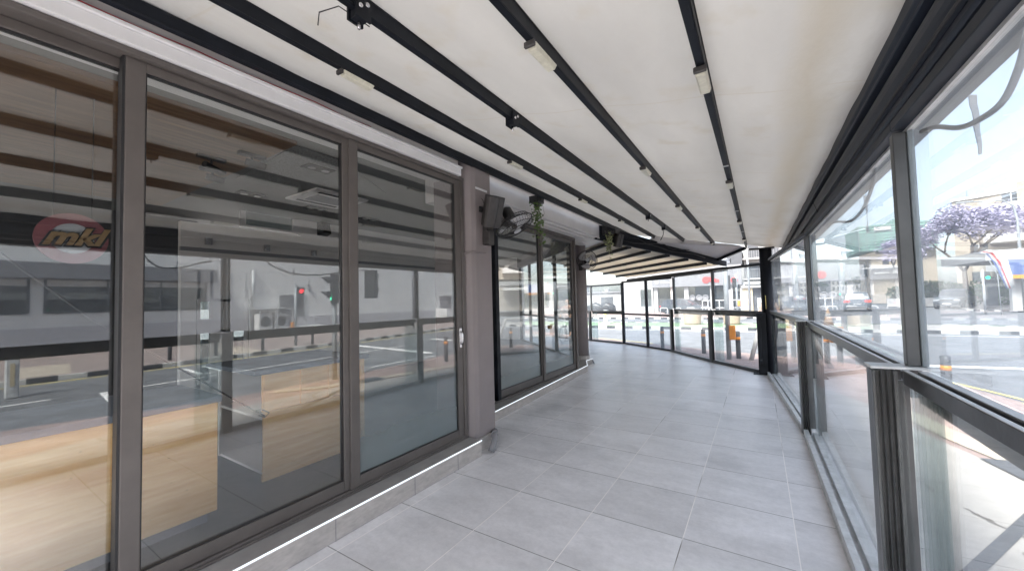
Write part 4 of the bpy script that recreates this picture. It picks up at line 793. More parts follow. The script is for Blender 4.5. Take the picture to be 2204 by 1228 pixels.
# pale marker post mirrored at far left
t = thing('marker_post', 'pale marker post with brown panel, mirrored in the left window', 'post', (7.6, 1.15, -.2))
obj('shaft', MB().box(7.52, 7.68, 1.02, 1.20, -.2, .62), 'light_rail', t, .02); obj('panel', MB().box(7.505, 7.518, 1.08, 1.14, .05, .5), 'sand', t)
def signal(x, y, label, h, heads, z=-.1, r=.05, m='pole', grp='traffic signals', box=None):
    """heads: (z, facing vector, list of lamp materials, side offset)"""
    t = thing('traffic_signal', label, 'traffic signal', (x, y, z), grp)
    obj('pole', MB().tube([(x, y, z), (x, y, z+h)], r, 12), m, t)
    for (hz, ax, lamps, off) in heads:
        ax = Vector(ax).normalized(); sx_ = ax.cross(Vector((0, 0, 1))).normalized(); c_ = Vector((x, y, hz))+sx_*off; H = .16*len(lamps)
        b = MB(); f = Fr((c_.x-sx_.x*.13, c_.y-sx_.y*.13), (c_.x+sx_.x*.13, c_.y+sx_.y*.13)); sgn = 1 if f.n.dot(ax) > 0 else -1
        b.fbox(f, 0, .26, -sgn*.07, sgn*.07, hz-H, hz+H); hd = obj('housing', b, 'black', t, .015, 2)
        for i, lm in enumerate(lamps):
            zc = hz+H-.16-.32*i; cc = Vector((c_.x, c_.y, zc))+ax*.073
            obj('lens', MB().disc(cc, ax, .09, .012, 20), lm, hd)
            v_ = MB(); ring_a = []; 
            for k in range(13):
                a = math.pi*(k/12)*1.2-.3; e = sx_*math.cos(a)*.105+Vector((0, 0, 1))*math.sin(a)*.105; ln = .2*(.35+.65*max(0, math.sin(a)))
                ring_a += [cc+e, cc+e+ax*ln]
            v_.add(ring_a, [(2*k, 2*k+1, 2*k+3, 2*k+2) for k in range(12)], 0, True); o = obj('visor', v_, 'black', hd); s2 = o.modifiers.new('t', 'SOLIDIFY'); s2.thickness = .006
    if box: obj('push_button_box', MB().box(x+.03, x+.17, y-.12, y-.03, z+box, z+box+.36), 'orange', t, .01)
    return t
signal(-.69, 11.25, 'grey signal pole with orange push button box outside the corner', 3.6, [], box=.50, r=.055)
signal(2.78, 5.5, 'dark signal head seen from behind on the near kerb, mirrored in the third window', 3.2, [(1.98, (.35, .9, 0), ['black', 'red'], -.45)], r=.06)
signal(2.72, 5.0, 'dark hooded signal head with green lamp on the near kerb, mirrored in the middle window', 2.3, [(1.88, (.42, -.9, 0), ['black', 'green_em'], .05)], r=.05)
signal(11.0, 8.55, 'signal pole with red pedestrian lamp across the street, seen mirrored', 2.55, [(2.15, (-1, -.15, 0), ['red_em'], .19)], box=.6, r=.06)
signal(12.5, 38, 'signal with green lamp beside the tall banner flag', 2.9, [(2.25, (-.3, -1, 0), ['green_em'], -.2)], r=.06)
signal(9.9, 72, 'distant signal with green lamp left of the sport utility car', 2.4, [(1.3, (-.1, -1, 0), ['green_em'], 0)], r=.06)
signal(-1.9, 30, 'signal seen against the showroom with dark head turned away', 3.3, [(2.4, (.2, 1, 0), ['black', 'black', 'black'], .2)], r=.07)
signal(-1.2, 29.5, 'second signal pole in front of the sandstone pier', 3.0, [(2.35, (.2, 1, 0), ['black', 'black'], -.1)], r=.06, box=.9)
g = MB(); g.tube([(13.4, 17.2, -.1), (13.35, 17.1, 4.2)], .055, 12); tag(obj('lamp_pole', g, 'poled'), 'slim grey pole in front of the blank wall opposite, seen mirrored', 'pole')
def street_lamp(x, y, h, arm, label, z=-.2):
    t = thing('street_lamp', label, 'street lamp', (x, y, z), 'street lamps')
    obj('pole', MB().tube([(x, y, z), (x, y, z+h*.8), (x+arm*.06, y, z+h*.93), (x+arm*.25, y, z+h*.985), (x+arm*.85, y, z+h)], [.1, .075, .06, .05, .04], 10), 'pole', t)
    obj('lamp_head', MB().box(x+min(arm*.8, arm*1.15), x+max(arm*.8, arm*1.15), y-.12, y+.12, z+h-.03, z+h+.07), 'pole', t, .02)
street_lamp(16.0, 43, 8.3, -2.6, 'grey street lamp arching over the violet flowering tree'); street_lamp(13.9, 90, 5.9, -1.8, 'distant double street lamp beyond the sport utility car'); street_lamp(15.2, 92, 5.0, -1.0, 'shorter distant street lamp right of the double one')
street_lamp(-.6, 36, 5.3, -1.1, 'street lamp standing at the corner of the showroom')
# wooden barrel planters
for i, (x, y) in enumerate(((-3.25, 24.2), (-1.3, 24.6))):
    t = thing('barrel_planter', ['larger wooden barrel planter on the green island left of the signal pole', 'wooden barrel planter on the green island behind the signal pole'][i], 'planter', (x, y, -.09), 'planters on the island')
    s_ = 1-.12*i; zs_ = [-.09, .02, .03, .17, .18, .33, .34, .50, .51, .68, .69, .80]; zs_ = [-.09+(q+.09)*s_ for q in zs_]
    obj('body', MB().tube([(x, y, q) for q in zs_], [(.44+.10*(k/11)-(.012 if k in (2, 4, 6, 8, 10) else 0))*s_ for k in range(12)], 14), 'plank', t)
    obj('soil', MB().disc((x, y, .80*s_), (0, 0, 1), .46*s_, .02, 24), 'bark', t); obj('rim', MB().ring((x, y, .79*s_), (0, 0, 1), .53*s_, .02, 32, 5), 'dark', t)
g = MB(); g.box(-8.4, -8.15, 23.9, 24.1, -.09, .78); g.box(-8.36, -8.19, 23.87, 23.9, .3, .7, 1); g.box(-8.55, -8.0, 23.75, 24.25, -.09, -.02, 0)
tag(obj('marker_post', g, ['kwhite', 'yellow']), 'white marker post with yellow face on the traffic island', 'post')
TR = [((-.215, 11.23, -.1), (.049, 11.23, .92)), ((1.252, 10.63, -.1), (.80, 10.63, .92))]
t = thing('trestle', 'white splayed trestle legs on the pavement behind the corner post', 'trestle', (.5, 11, -.1))
for a_, b_ in TR: obj('leg', MB().tube([a_, b_], .05, 8), 'kwhite', t)
obj('top_bar', MB().tube([TR[0][1], TR[1][1]], .02, 6), 'kwhite', t)
t = thing('cycle_rack', 'row of white hoops in front of the showroom', 'cycle rack', (-5.4, 33, -.1))
for k in range(4): x = -6.8+k*1.0; obj('hoop', MB().tube([(x, 33, -.1), (x, 33, .55), (x+.06, 33, .62), (x+.5, 33, .62), (x+.56, 33, .55), (x+.56, 33, -.1)], .035, 8), 'kwhite', t)
t = thing('railing', 'white steel railing in front of the signal poles by the showroom', 'railing', (-2.4, 36, -.1))
for k in range(9): obj('bar', MB().tube([(-4.0+k*.42, 36, -.1), (-4.0+k*.42, 36, 1.15)], .03, 6), 'kwhite', t)
obj('rail', MB().box(-4.05, -.6, 35.96, 36.04, 1.1, 1.17).box(-4.05, -.6, 35.96, 36.04, .5, .55), 'kwhite', t)

# ------------------------------------------------------------------ vehicles
def car(x, y, rz, kind, paint, label, cat, z=-.2, tail=False):
    t = thing(kind, label, cat, (x, y, z), None); t.rotation_euler = (0, 0, rz)
    S = {'hatchback': dict(L=4.2, W=1.78, st=[(-2.1,.35,.62,.62,.80),(-2.0,.25,.92,.95,.85),(-1.75,.22,.95,1.36,.87),(-1.2,.2,.96,1.47,.88),(-.1,.2,.95,1.48,.89),(.45,.2,.94,1.36,.89),(1.0,.2,.92,.96,.88),(1.6,.22,.83,.85,.86),(1.98,.25,.68,.70,.80),(2.1,.35,.5,.5,.7)], wh=(-1.3, 1.3), wr=.31),
         'sport_utility_car': dict(L=4.6, W=1.86, st=[(-2.3,.45,.75,.75,.82),(-2.22,.3,1.02,1.08,.90),(-2.0,.28,1.05,1.55,.92),(-1.4,.28,1.06,1.68,.93),(-.2,.28,1.05,1.69,.93),(.4,.28,1.03,1.55,.93),(1.0,.28,1.0,1.06,.92),(1.8,.3,.93,.95,.9),(2.2,.35,.8,.82,.84),(2.3,.45,.6,.6,.76)], wh=(-1.4, 1.4), wr=.36),
         'pickup_truck': dict(L=5.2, W=1.86, st=[(-2.6,.55,1.02,1.02,.88),(-2.5,.5,1.06,1.06,.92),(-1.0,.42,1.07,1.07,.93),(-.95,.42,1.08,1.66,.93),(-.5,.4,1.08,1.78,.93),(.3,.4,1.07,1.77,.93),(.65,.4,1.06,1.62,.93),(1.15,.4,1.05,1.12,.92),(1.9,.42,1.0,1.04,.91),(2.45,.45,.9,.93,.86),(2.6,.5,.7,.7,.8)], wh=(-1.6, 1.65), wr=.39)}[kind]
    rings = []; 
    for (sx_, zb, zl, zr, hw) in S['st']:
        tw = hw*.78 if zr > zl+.2 else hw*.9
        rings.append([(sx_, -hw*.86, zb), (sx_, -hw, zb+.14), (sx_, -hw, (zb+zl)/2), (sx_, -hw*.96, zl), (sx_, -tw, zr), (sx_, -tw*.5, zr+.025), (sx_, tw*.5, zr+.025), (sx_, tw, zr), (sx_, hw*.96, zl), (sx_, hw, (zb+zl)/2), (sx_, hw, zb+.14), (sx_, hw*.86, zb)])
    def P(parent, name, g, m, bev=0):
        me = bpy.data.meshes.new(name); me.from_pydata(g.v, [], g.f); [me.materials.append(M[q]) for q in ([m] if isinstance(m, str) else m)]
        me.polygons.foreach_set('material_index', g.m); me.polygons.foreach_set('use_smooth', g.sm)
        bm = bmesh.new(); bm.from_mesh(me); bmesh.ops.recalc_face_normals(bm, faces=bm.faces); bm.to_mesh(me); bm.free()
        o = bpy.data.objects.new(name, me); col.objects.link(o); o.parent = parent; return o
    g = MB(); n_ = 12; vs = [v for r_ in rings for v in r_]
    g.add(vs, [(i*n_+j, i*n_+(j+1)%n_, (i+1)*n_+(j+1)%n_, (i+1)*n_+j) for i in range(len(rings)-1) for j in range(n_)]+[tuple(range(n_)), tuple(range((len(rings)-1)*n_, len(rings)*n_))[::-1]], 0, False)
    body = P(t, 'body', g, paint)
    # glazing laid just proud of the body skin
    def quad(a, b, c_, d, ins=.12, off=.012):
        a, b, c_, d = map(Vector, (a, b, c_, d)); m_ = (a+b+c_+d)/4; nn = (b-a).cross(d-a).normalized()
        if nn.dot(m_-Vector((0, 0, .8))) < 0: nn = -nn
        return [q.lerp(m_, ins)+nn*off for q in (a, b, c_, d)]
    cab = [i for i, s3 in enumerate(S['st']) if s3[3] > s3[2]+.3]
    i0, i1 = cab[0], cab[-1]; W_ = MB()
    for (ia, ib) in ((i1, i1+1), (i0, i0-1)):
        ra, rb = rings[ia], rings[ib]; W_.add(quad(ra[4], ra[7], rb[8], rb[3], .09), [(0, 1, 2, 3)])
    P(t, 'windscreen', W_, 'carglass')
    W_ = MB()
    for i in range(i0, i1):
        for (u_, l_) in ((4, 3), (7, 8)): W_.add(quad(rings[i][u_], rings[i+1][u_], rings[i+1][l_], rings[i][l_], .1), [(0, 1, 2, 3)])
    for (u_, l_) in ((4, 3), (7, 8)):
        a = rings[i1]; b_ = rings[i1+1]; W_.add(quad(a[u_], a[u_], b_[l_], a[l_], .15), [(0, 1, 2, 3)])
    P(t, 'side_window', W_, 'carglass')
    for wx in S['wh']:
        for s3 in (-1, 1):
            yy = s3*(S['W']/2-.1); wr = S['wr']; wh = P(t, 'wheel', MB().disc((wx, yy, wr), (0, 1, 0), wr, .22, 24), 'tyre')
            P(wh, 'rim', MB().disc((wx, yy+s3*.112, wr), (0, 1, 0), wr*.62, .02, 18), 'cars')
    fx = S['st'][-2]; bx = S['st'][1]; zf = fx[2]
    for s3 in (-1, 1):
        g = MB(); g.box(fx[0]-.03, fx[0]+.12, s3*(fx[4]-.06), s3*(fx[4]-.42), zf-.16, zf-.02); P(t, 'headlight', g, 'discgrey')
        g = MB(); zb_ = bx[2]; g.box(bx[0]-.10, bx[0]+.05, s3*(bx[4]-.02), s3*(bx[4]-.40), zb_-.18, zb_-.04); P(t, 'tail_light', g, 'tail_em' if tail else 'red')
        g = MB(); c1 = rings[i1+1]; g.box(c1[3][0]-.15, c1[3][0], s3*(S['W']/2+.02), s3*(S['W']/2+.18), S['st'][i1][2]-.02, S['st'][i1][2]+.14); P(t, 'mirror', g, paint)
    g = MB(); g.box(fx[0]+.05, fx[0]+.14, -.42, .42, zf-.2, zf-.05); P(t, 'grille', g, 'black')
    g = MB(); g.box(fx[0]+.08, S['L']/2+.05, -.26, .26, .42, .54); P(t, 'number_plate', g, 'kwhite'); g = MB(); g.box(-S['L']/2-.04, bx[0], -.26, .26, .62, .74); P(t, 'number_plate', g, 'kwhite')
    g = MB(); g.box(S['L']/2-.14, S['L']/2+.03, -fx[4]*.95, fx[4]*.95, .3, .42); g.box(-S['L']/2-.03, -S['L']/2+.14, -fx[4]*.95, fx[4]*.95, .35, .5); P(t, 'bumper', g, 'dark')
    if kind == 'pickup_truck': g = MB(); g.box(-2.45, -1.05, -.8, .8, 1.03, 1.11); P(t, 'load_bed', g, 'black')
    return t
car(-5.9, 39.5, R(-12), 'hatchback', 'carg', 'dark hatchback parked in front of the showroom glass', 'car')
car(7.6, 47, R(82), 'sport_utility_car', 'cars', 'grey sport utility car seen from behind with lit tail lamps', 'car', tail=True)
car(15.3, 52, R(-118), 'pickup_truck', 'cars', 'silver pickup truck at the crossing facing the camera', 'pickup truck')
car(6.4, 88, R(85), 'hatchback', 'cars', 'small distant car beyond the sport utility car', 'car')

# ------------------------------------------------------------------ buildings
def bld(name, label, loc): return thing(name, label, 'building', loc, None)
def win_part(par, g, m='dark', name='window'): return obj(name, g, m, par)
# opposite building, mainly seen mirrored in the windows
BX = 19.0
b = bld('warehouse', 'long pale warehouse across the side street with grey visor, seen mirrored in the windows', (BX+4, 10, -.1))
g = MB(); g.box(BX, BX+8, -12, 30, .90, 6.2); g.box(BX-.02, BX+8, -12, 30, 6.2, 6.4); obj('wall', g, 'wall', b)
obj('plinth', MB().box(BX-.06, BX+8, -12, 30, -.1, .9), 'wallgrey', b)
obj('visor', MB().box(BX-.7, BX-.001, -12, 8.45, 2.88, 3.5), 'visor', b)
for (y0, y1) in ((-6, -1.6), (-1.2, 2.43), (2.86, 8.17)):
    w_ = obj('window', MB().box(BX-.03, BX-.002, y0, y1, 1.5, 2.86), 'ghouse', b)
    g = MB()
    n_ = max(1, round((y1-y0)/1.75))
    for k in range(n_+1): yy = y0+(y1-y0)*k/n_; g.box(BX-.06, BX-.031, yy-.04, yy+.04, 1.5, 2.86)
    g.box(BX-.06, BX-.031, y0, y1, 1.46, 1.5); g.box(BX-.055, BX-.031, y0, y1, 2.58, 2.84, 1); obj('frame', g, ['dark', 'iwall'], w_)
    obj('backing', MB().box(BX-.0018, BX-.0008, y0, y1, 1.5, 2.86), 'idark', w_)
for (y0, y1, z0, z1) in ((11.84, 13.3, .30, 2.18), (25.5, 27.0, .7, 2.1)):
    d = obj('door', MB().box(BX-.05, BX-.003, y0, y1, z0, z1), 'mid', b); obj('frame', MB().box(BX-.07, BX-.003, y0-.1, y0, z0, z1+.08).box(BX-.07, BX-.003, y1, y1+.1, z0, z1+.08).box(BX-.07, BX-.003, y0, y1, z1, z1+.08), 'kwhite', d)
    obj('vent', MB().box(BX-.06, BX-.051, y1-.5, y1-.1, z1-.8, z1-.1), 'dark', d)
obj('chimney', MB().tube([(BX-.15, 10.36, 1.4), (BX-.15, 10.36, 3.6)], .1, 12), 'light_rail', b)
for (y, z) in ((13.57, 2.82), (13.63, 2.55)): obj('wall_lamp', MB().disc((BX-.08, y, z), (1, 0, 0), .08, .14, 12), 'mid', b)
obj('ramp', MB().add([(BX-1.4, 24.9, -.1), (BX-.07, 24.9, -.1), (BX-.07, 24.9, 1.0), (BX-1.4, 24.9, 1.0), (BX-1.4, 27.6, -.1), (BX-.07, 27.6, -.1), (BX-.07, 27.6, .45), (BX-1.4, 27.6, .45)], [(0,1,2,3),(4,5,6,7),(0,1,5,4),(1,2,6,5),(2,3,7,6),(3,0,4,7)]), 'wall', b)
obj('ramp_sign', MB().ring((BX-1.42, 26.2, .3), (1, 0, 0), .17, .02, 24, 5), 'dark', b)
obj('steps', MB().box(BX-1.2, BX-.07, 11.6, 14.3, -.1, .12).box(BX-.8, BX-.07, 11.7, 14.1, .12, .3), 'wall', b)
t = thing('air_conditioner_cage', 'white cage with two air conditioner units, mirrored in the middle window', 'cage', (BX-.9, 11, .1))
obj('roof_sheet', (lambda q: q.add([(BX-1.3+1.2*(i % 2), 10.1+k*.1, 1.42+.02*(k % 2)) for k in range(20) for i in range(2)], [(2*k, 2*k+1, 2*k+3, 2*k+2) for k in range(19)]))(MB()), 'wall', t)
g = MB()
for y in (10.2, 11.1, 11.95):
    for x in (BX-1.25, BX-.15): g.box(x-.03, x+.03, y-.03, y+.03, -.1, 1.41)
for z in (.4, 1.0, 1.37): g.box(BX-1.27, BX-1.23, 10.2, 11.95, z-.02, z+.02)
obj('frame', g, 'kwhite', t)
for y in (10.65, 11.5):
    u_ = obj('condenser', MB().box(BX-.9, BX-.4, y-.36, y+.36, .2, 1.15), 'wall', t, .02); obj('fan_grille', MB().ring((BX-.91, y, .7), (1, 0, 0), .26, .02, 24, 5).disc((BX-.905, y, .7), (1, 0, 0), .25, .008, 24), 'dark', u_)
# showroom row across the main road
b = bld('showroom', 'white showroom with dark grey fascia and red emblems across the main road', (-6, 48, -.1))
g = MB(); g.box(-13.2, -9.75, 44, 56, -.1, 3.9); obj('white_wing', g, 'fwall', b)
g = MB(); g.box(-9.74, .3, 44.3, 56, 2.55, 2.82); g.box(-9.74, .3, 52, 56, -.1, 4.7)
for x in (-9.7, -7.95, -6.6, -4.15, -2.55, -1.5): g.box(x, x+.42, 44.1, 44.5, -.1, 2.55)
obj('wall', g, 'fwall', b)
g = MB(); g.box(-9.8, -1.3, 43.8, 44.3, 2.56, 4.55); obj('fascia', g, 'mid', b)
obj('upper_storey', MB().box(-2.9, -1.2, 44.0, 50, 4.56, 6.0), 'dark', b)
g = MB(); g.box(-11.1, -9.95, 43.93, 43.999, .55, 2.4); obj('window', g, 'ghouse', b)
for (x0, x1) in ((-9.28, -7.95), (-7.53, -6.6), (-6.18, -4.15), (-3.73, -2.55), (-2.13, -1.5)):
    w_ = obj('window', MB().box(x0, x1, 44.3, 44.33, -.05, 2.54), 'ghouse', b)
obj('inside_wall', MB().box(-9.7, -.2, 47, 47.1, -.1, 2.55), 'mid', b)
for x in (-5.85, -5.2, -4.6): obj('display_wheel', MB().ring((x, 44.25, 1.35), (0, 1, 0), .24, .07, 24, 8).disc((x, 44.27, 1.35), (0, 1, 0), .2, .04, 12), 'mid', b)
g = MB(); g.disc((-4.45, 43.76, 3.15), (0, 1, 0), .34, .06, 24); g.add([(-4.2, 43.74, 2.98), (-3.3, 43.74, 2.85), (-3.25, 43.74, 3.12), (-4.2, 43.74, 3.45), (-4.2, 43.79, 2.98), (-3.3, 43.79, 2.85), (-3.25, 43.79, 3.12), (-4.2, 43.79, 3.45)], [(0,1,2,3),(4,5,6,7),(0,1,5,4),(1,2,6,5),(2,3,7,6),(3,0,4,7)])
obj('emblem', g, 'red', b)
obj('emblem', MB().disc((-1.95, 43.76, 3.0), (0, 1, 0), .3, .06, 24), 'red', b)
obj('emblem', MB().box(-9.45, -9.1, 43.76, 43.8, 2.98, 3.28).box(-8.9, -7.95, 43.76, 43.8, 3.0, 3.14), 'kwhite', b)
b = bld('sandstone_pier_building', 'pale apartment house with sandstone pier and balconies right of the showroom', (.5, 48, -.1))
obj('pier', MB().box(-1.25, -.45, 43.6, 44.6, -.1, 2.2), 'sand', b); obj('cornice', MB().box(-1.35, .6, 43.4, 44.8, 2.2, 2.42), 'fwall', b)
obj('shop_front', MB().box(-.44, 1.5, 44, 45, -.1, 2.19), 'dark', b); obj('shop_door', MB().box(-.1, .25, 43.96, 43.999, -.1, 1.2), 'kwhite', b)
obj('wall', MB().box(-1.1, 3.0, 45.2, 52, 2.43, 8.5), 'fwall', b)
for z in (3.0, 5.0): 
    bl_ = obj('balcony', MB().box(-1.2, 2.6, 44.3, 45.19, z, z+.15), 'fwall', b); obj('balustrade', (lambda q: [q.box(-1.2+.2*k, -1.17+.2*k, 44.3, 44.33, z+.15, z+1.0) for k in range(19)] and q.box(-1.2, 2.6, 44.29, 44.34, z+1.0, z+1.05))(MB()), 'mid', bl_)
    obj('window', MB().box(-.7, .2, 45.15, 45.199, z+.2, z+1.7).box(.8, 1.9, 45.15, 45.199, z+.2, z+1.7), 'dark', b)
b = bld('dark_shop_block', 'dark block with wide roof sign between showroom and the street', (2, 60, -.1))
obj('wall', MB().box(-.2, 1.9, 58, 66, -.1, 4.6), 'mid', b); obj('roof', MB().box(-.4, 2.1, 57.8, 66, 4.6, 4.85), 'dark', b); obj('window', MB().box(.2, 1.5, 57.95, 57.999, .4, 2.2), 'ghouse', b)
b = bld('low_house', 'low white house with dark opening left of the showroom', (-15, 47, -.1))
obj('wall', MB().box(-18.5, -13.9, 46, 52, -.1, 2.2), 'fwall', b); obj('roof', MB().box(-18.6, -13.7, 45.8, 52, 2.2, 2.35), 'mid', b); obj('opening', MB().box(-16.4, -14.9, 45.9, 45.999, .2, 1.7), 'dark', b)
for x in (-16.6, -14.6): obj('chimney', MB().box(x, x+.5, 48, 48.5, 2.35, 2.7), 'mid', b)
b = bld('side_block', 'pale block at the far left beside the round column', (-24, 40, -.1))
obj('wall', MB().box(-30, -19.5, 40, 50, -.1, 3.4), 'fwall', b); obj('window', MB().box(-24, -20.5, 39.93, 39.999, .6, 2.4), 'ghouse', b)
for i, (x, w_) in enumerate(((-16.4, 1.0), (-15.0, .9))): 
    g = MB(); g.tube([(x-w_, 44, -.1), (x-w_*.8, 44, .35), (x, 44, .62), (x+w_*.8, 44, .35), (x+w_, 44, -.1)], [.2, .4, .5, .4, .2], 10); tag(obj('soil_mound', g, 'black'), ['larger dark mound in front of the low house', 'smaller dark mound right of the larger one'][i], 'mound')
# apartment block on the right with balconies
b = bld('apartment_block', 'beige apartment block with broad balconies behind the violet tree', (26, 66, -.1))
obj('wall', MB().poly([(17.9, 60), (30, 52), (36, 60), (24, 70)], -.1, 10.9), 'fbeige', b); obj('parapet', MB().poly([(17.8, 59.9), (30, 51.9), (30, 52.3), (18, 60.3)], 10.9, 11.15), 'iwall', b)
fr = Fr((17.9, 60), (30, 52))
for z in (3.2, 6.0, 8.8):
    bl_ = obj('balcony', MB().fbox(fr, 2.6, 13.5, .02, 2.1, z, z+.9), 'iwall', b); obj('handrail', MB().fbox(fr, 2.6, 13.5, 2.0, 2.05, z+1.15, z+1.2), 'pole', bl_)
    for u in (1.1, 3.4, 5.6, 8.0): w2 = obj('window', MB().fbox(fr, u, u+1.2, .005, .05, z-.9 if u < 2 else z+.95, z+.1 if u < 2 else z+2.2), 'dark', b); obj('frame', MB().fbox(fr, u+.56, u+.64, .051, .08, z-.9 if u < 2 else z+.95, z+.1 if u < 2 else z+2.2), 'kwhite', w2)
    for u in (4.6, 9.6): obj('pillar', MB().fbox(fr, u, u+.5, .6, 1.1, z+.9, z+2.8), 'fbeige', b)
obj('water_tank', MB().tube([(20.6, 60.5, 11), (20.6, 60.5, 11.5)], .5, 16), 'fwall', b); obj('water_tank', MB().tube([(23.5, 58.6, 11), (23.5, 58.6, 11.6)], .5, 16), 'fwall', b)
obj('antenna', MB().tube([(19, 60, 11), (19.1, 60, 13)], .03, 5), 'pole', b)
# green netted block
b = bld('netted_block', 'unfinished tower block wrapped in green scaffold netting', (15, 74, -.1))
obj('wall', MB().box(13.2, 19.5, 71, 78, -.1, 7.0), 'fbeige', b); obj('canopy_slab', MB().box(12.2, 16, 69.5, 71, 4.6, 4.8), 'fwall', b)
g = MB(); g.box(11.9, 19.4, 70, 79, 7.0, 10.5); obj('netting', g, 'net', b)
g = MB()
for k in range(9): g.box(11.85, 19.45, 69.93, 69.97, 7.1+k*.4, 7.13+k*.4)
for k in range(10): g.box(11.9+k*.82, 11.95+k*.82, 69.9, 69.95, 7.0, 10.5)
obj('scaffold', g, 'pole', b); obj('banner', MB().box(13.5, 15.2, 69.85, 69.89, 9.7, 10.2), 'kwhite', b); obj('window', MB().box(14.4, 15.0, 70.93, 70.999, 5.2, 6.6), 'dark', b); obj('roof_block', MB().box(16, 18.5, 72, 76, 10.5, 11.4), 'net', b)
# petrol station style canopy, flag and board
b = thing('forecourt_canopy', 'white forecourt canopy with blue and orange board at the right edge', 'canopy', (16, 44, -.1))
obj('slab', MB().box(14.0, 26, 42, 50, 3.55, 4.3), 'fwall', b); obj('board', MB().box(14.65, 18, 41.4, 41.6, 2.45, 3.5), 'blue', b); obj('board_trim', MB().box(14.6, 18, 41.35, 41.62, 2.2, 2.44), 'orange', b)
for x in (15.2, 16.6): obj('pillar', MB().box(x, x+.45, 42.2, 42.6, -.1, 3.54), 'fwall', b)
obj('window', MB().box(14.8, 15.5, 45, 45.1, .2, 2.4), 'dark', b)
t = thing('banner_flag', 'tall white feather banner with red and blue edges beside the green signal', 'flag', (12.6, 37, -.1))
obj('pole', MB().tube([(12.7, 36.6, -.1), (12.65, 36.6, 2.4), (12.2, 36.6, 3.75), (11.95, 36.6, 3.8)], .025, 8), 'pole', t)
g = MB(); L_ = [(11.95, 3.8), (12.25, 3.72), (12.55, 3.1), (12.75, 2.3), (12.95, 1.5)]; R_ = [(12.3, 4.0), (12.75, 3.85), (13.1, 3.2), (13.25, 2.3), (13.3, 1.55)]
vs = []; 
for (a, c_) in zip(L_, R_):
    for k in range(7): q = k/6; vs.append((a[0]+(c_[0]-a[0])*q, 36.58+.06*math.sin(q*5+a[1]*2), a[1]+(c_[1]-a[1])*q))
g.add(vs, [(i*7+j, i*7+j+1, (i+1)*7+j+1, (i+1)*7+j) for i in range(4) for j in range(6)], 0, True)
g.m = [(1 if j == 0 else 2 if j == 2 else 0) for i in range(4) for j in range(6)]
o = obj('cloth', g, ['kwhite', 'blue', 'red'], t); s_ = o.modifiers.new('t', 'SOLIDIFY'); s_.thickness = .01
g = MB(); add_text(g, 'calhua', .42, (12.72, 36.50, 2.75), (.28, 0, -1), (1, 0, .28), .003, 0, 0, .9); obj('lettering', g, 'blue', t)
# distant blocks closing the street
for i, (x0, x1, y, h, m_) in enumerate(((3.4, 6.0, 110, 2.6, 'fwall'), (6.4, 9.6, 130, 4.0, 'mid'), (10.2, 15, 140, 5.2, 'fwall'), (15.5, 21, 125, 4.6, 'fwall'), (21.5, 30, 115, 5.0, 'beige'), (-2.5, 3.0, 120, 2.4, 'beige'))):
    b = bld('distant_house', ['low white house far down the street left of the crossing', 'grey block far down the street behind the small car', 'white block far down the street behind the sport utility car', 'white block far down the street right of the sport utility car', 'beige block far down the street behind the pickup truck', 'low beige house far off beside the dark block'][i], ((x0+x1)/2, y, -.1))
    b['group'] = 'houses far down the street'
    obj('wall', MB().box(x0, x1, y, y+8, -.2, h), m_, b); obj('roof', MB().box(x0-.2, x1+.2, y-.2, y+8.2, h, h+.25), 'mid', b)
    g = MB(); 
    for k in range(int((x1-x0)/.9)):
        for zz_ in np.arange(.6, h-.8, 1.5): g.box(x0+.3+k*.9, x0+.75+k*.9, y-.06, y-.001, zz_, zz_+.8)
    obj('windows', g, 'dark', b)

# ------------------------------------------------------------------ trees
def leaf_cloud(g, c_, rad, n_, size, flat=1.0, rs=None):
    rs = rs or rng; u = rs.normal(size=(n_, 3)); u /= np.linalg.norm(u, axis=1)[:, None]; r_ = rs.random(n_)**.45
    p = np.array(c_)+u*r_[:, None]*np.array(rad)
    a = rs.normal(size=(n_, 3)); a /= np.linalg.norm(a, axis=1)[:, None]; b_ = np.cross(a, rs.normal(size=(n_, 3))); b_ /= np.linalg.norm(b_, axis=1)[:, None]
    a[:, 2] *= flat; b_[:, 2] *= flat; s3 = (size*(.6+.8*rs.random(n_)))[:, None]
    q = np.stack([p-a*s3, p-b_*s3*.6, p+a*s3, p+b_*s3*.6], 1).reshape(-1, 3); k = len(g.v)
    g.v += [tuple(v) for v in q]; g.f += [(k+4*i, k+4*i+1, k+4*i+2, k+4*i+3) for i in range(n_)]; g.m += [0]*n_; g.sm += [False]*n_
def limbs(g, p, d, L_, r_, depth, tips, rr):
    q = p+d*L_; mid = p+d*L_*.5+Vector((rr.uniform(-.06, .06), rr.uniform(-.06, .06), 0))*L_; g.tube([p, mid, q], [r_, r_*.85, r_*.7], 6)
    if depth == 0: tips.append(q); return
    for k in range(3 if depth > 1 else 3):
        a = rr.uniform(0, 6.28); nd = (d+.75*Vector((math.cos(a), math.sin(a), rr.uniform(-.15, .35)))).normalized(); limbs(g, q, nd, L_*rr.uniform(.62, .85), r_*.62, depth-1, tips, rr)
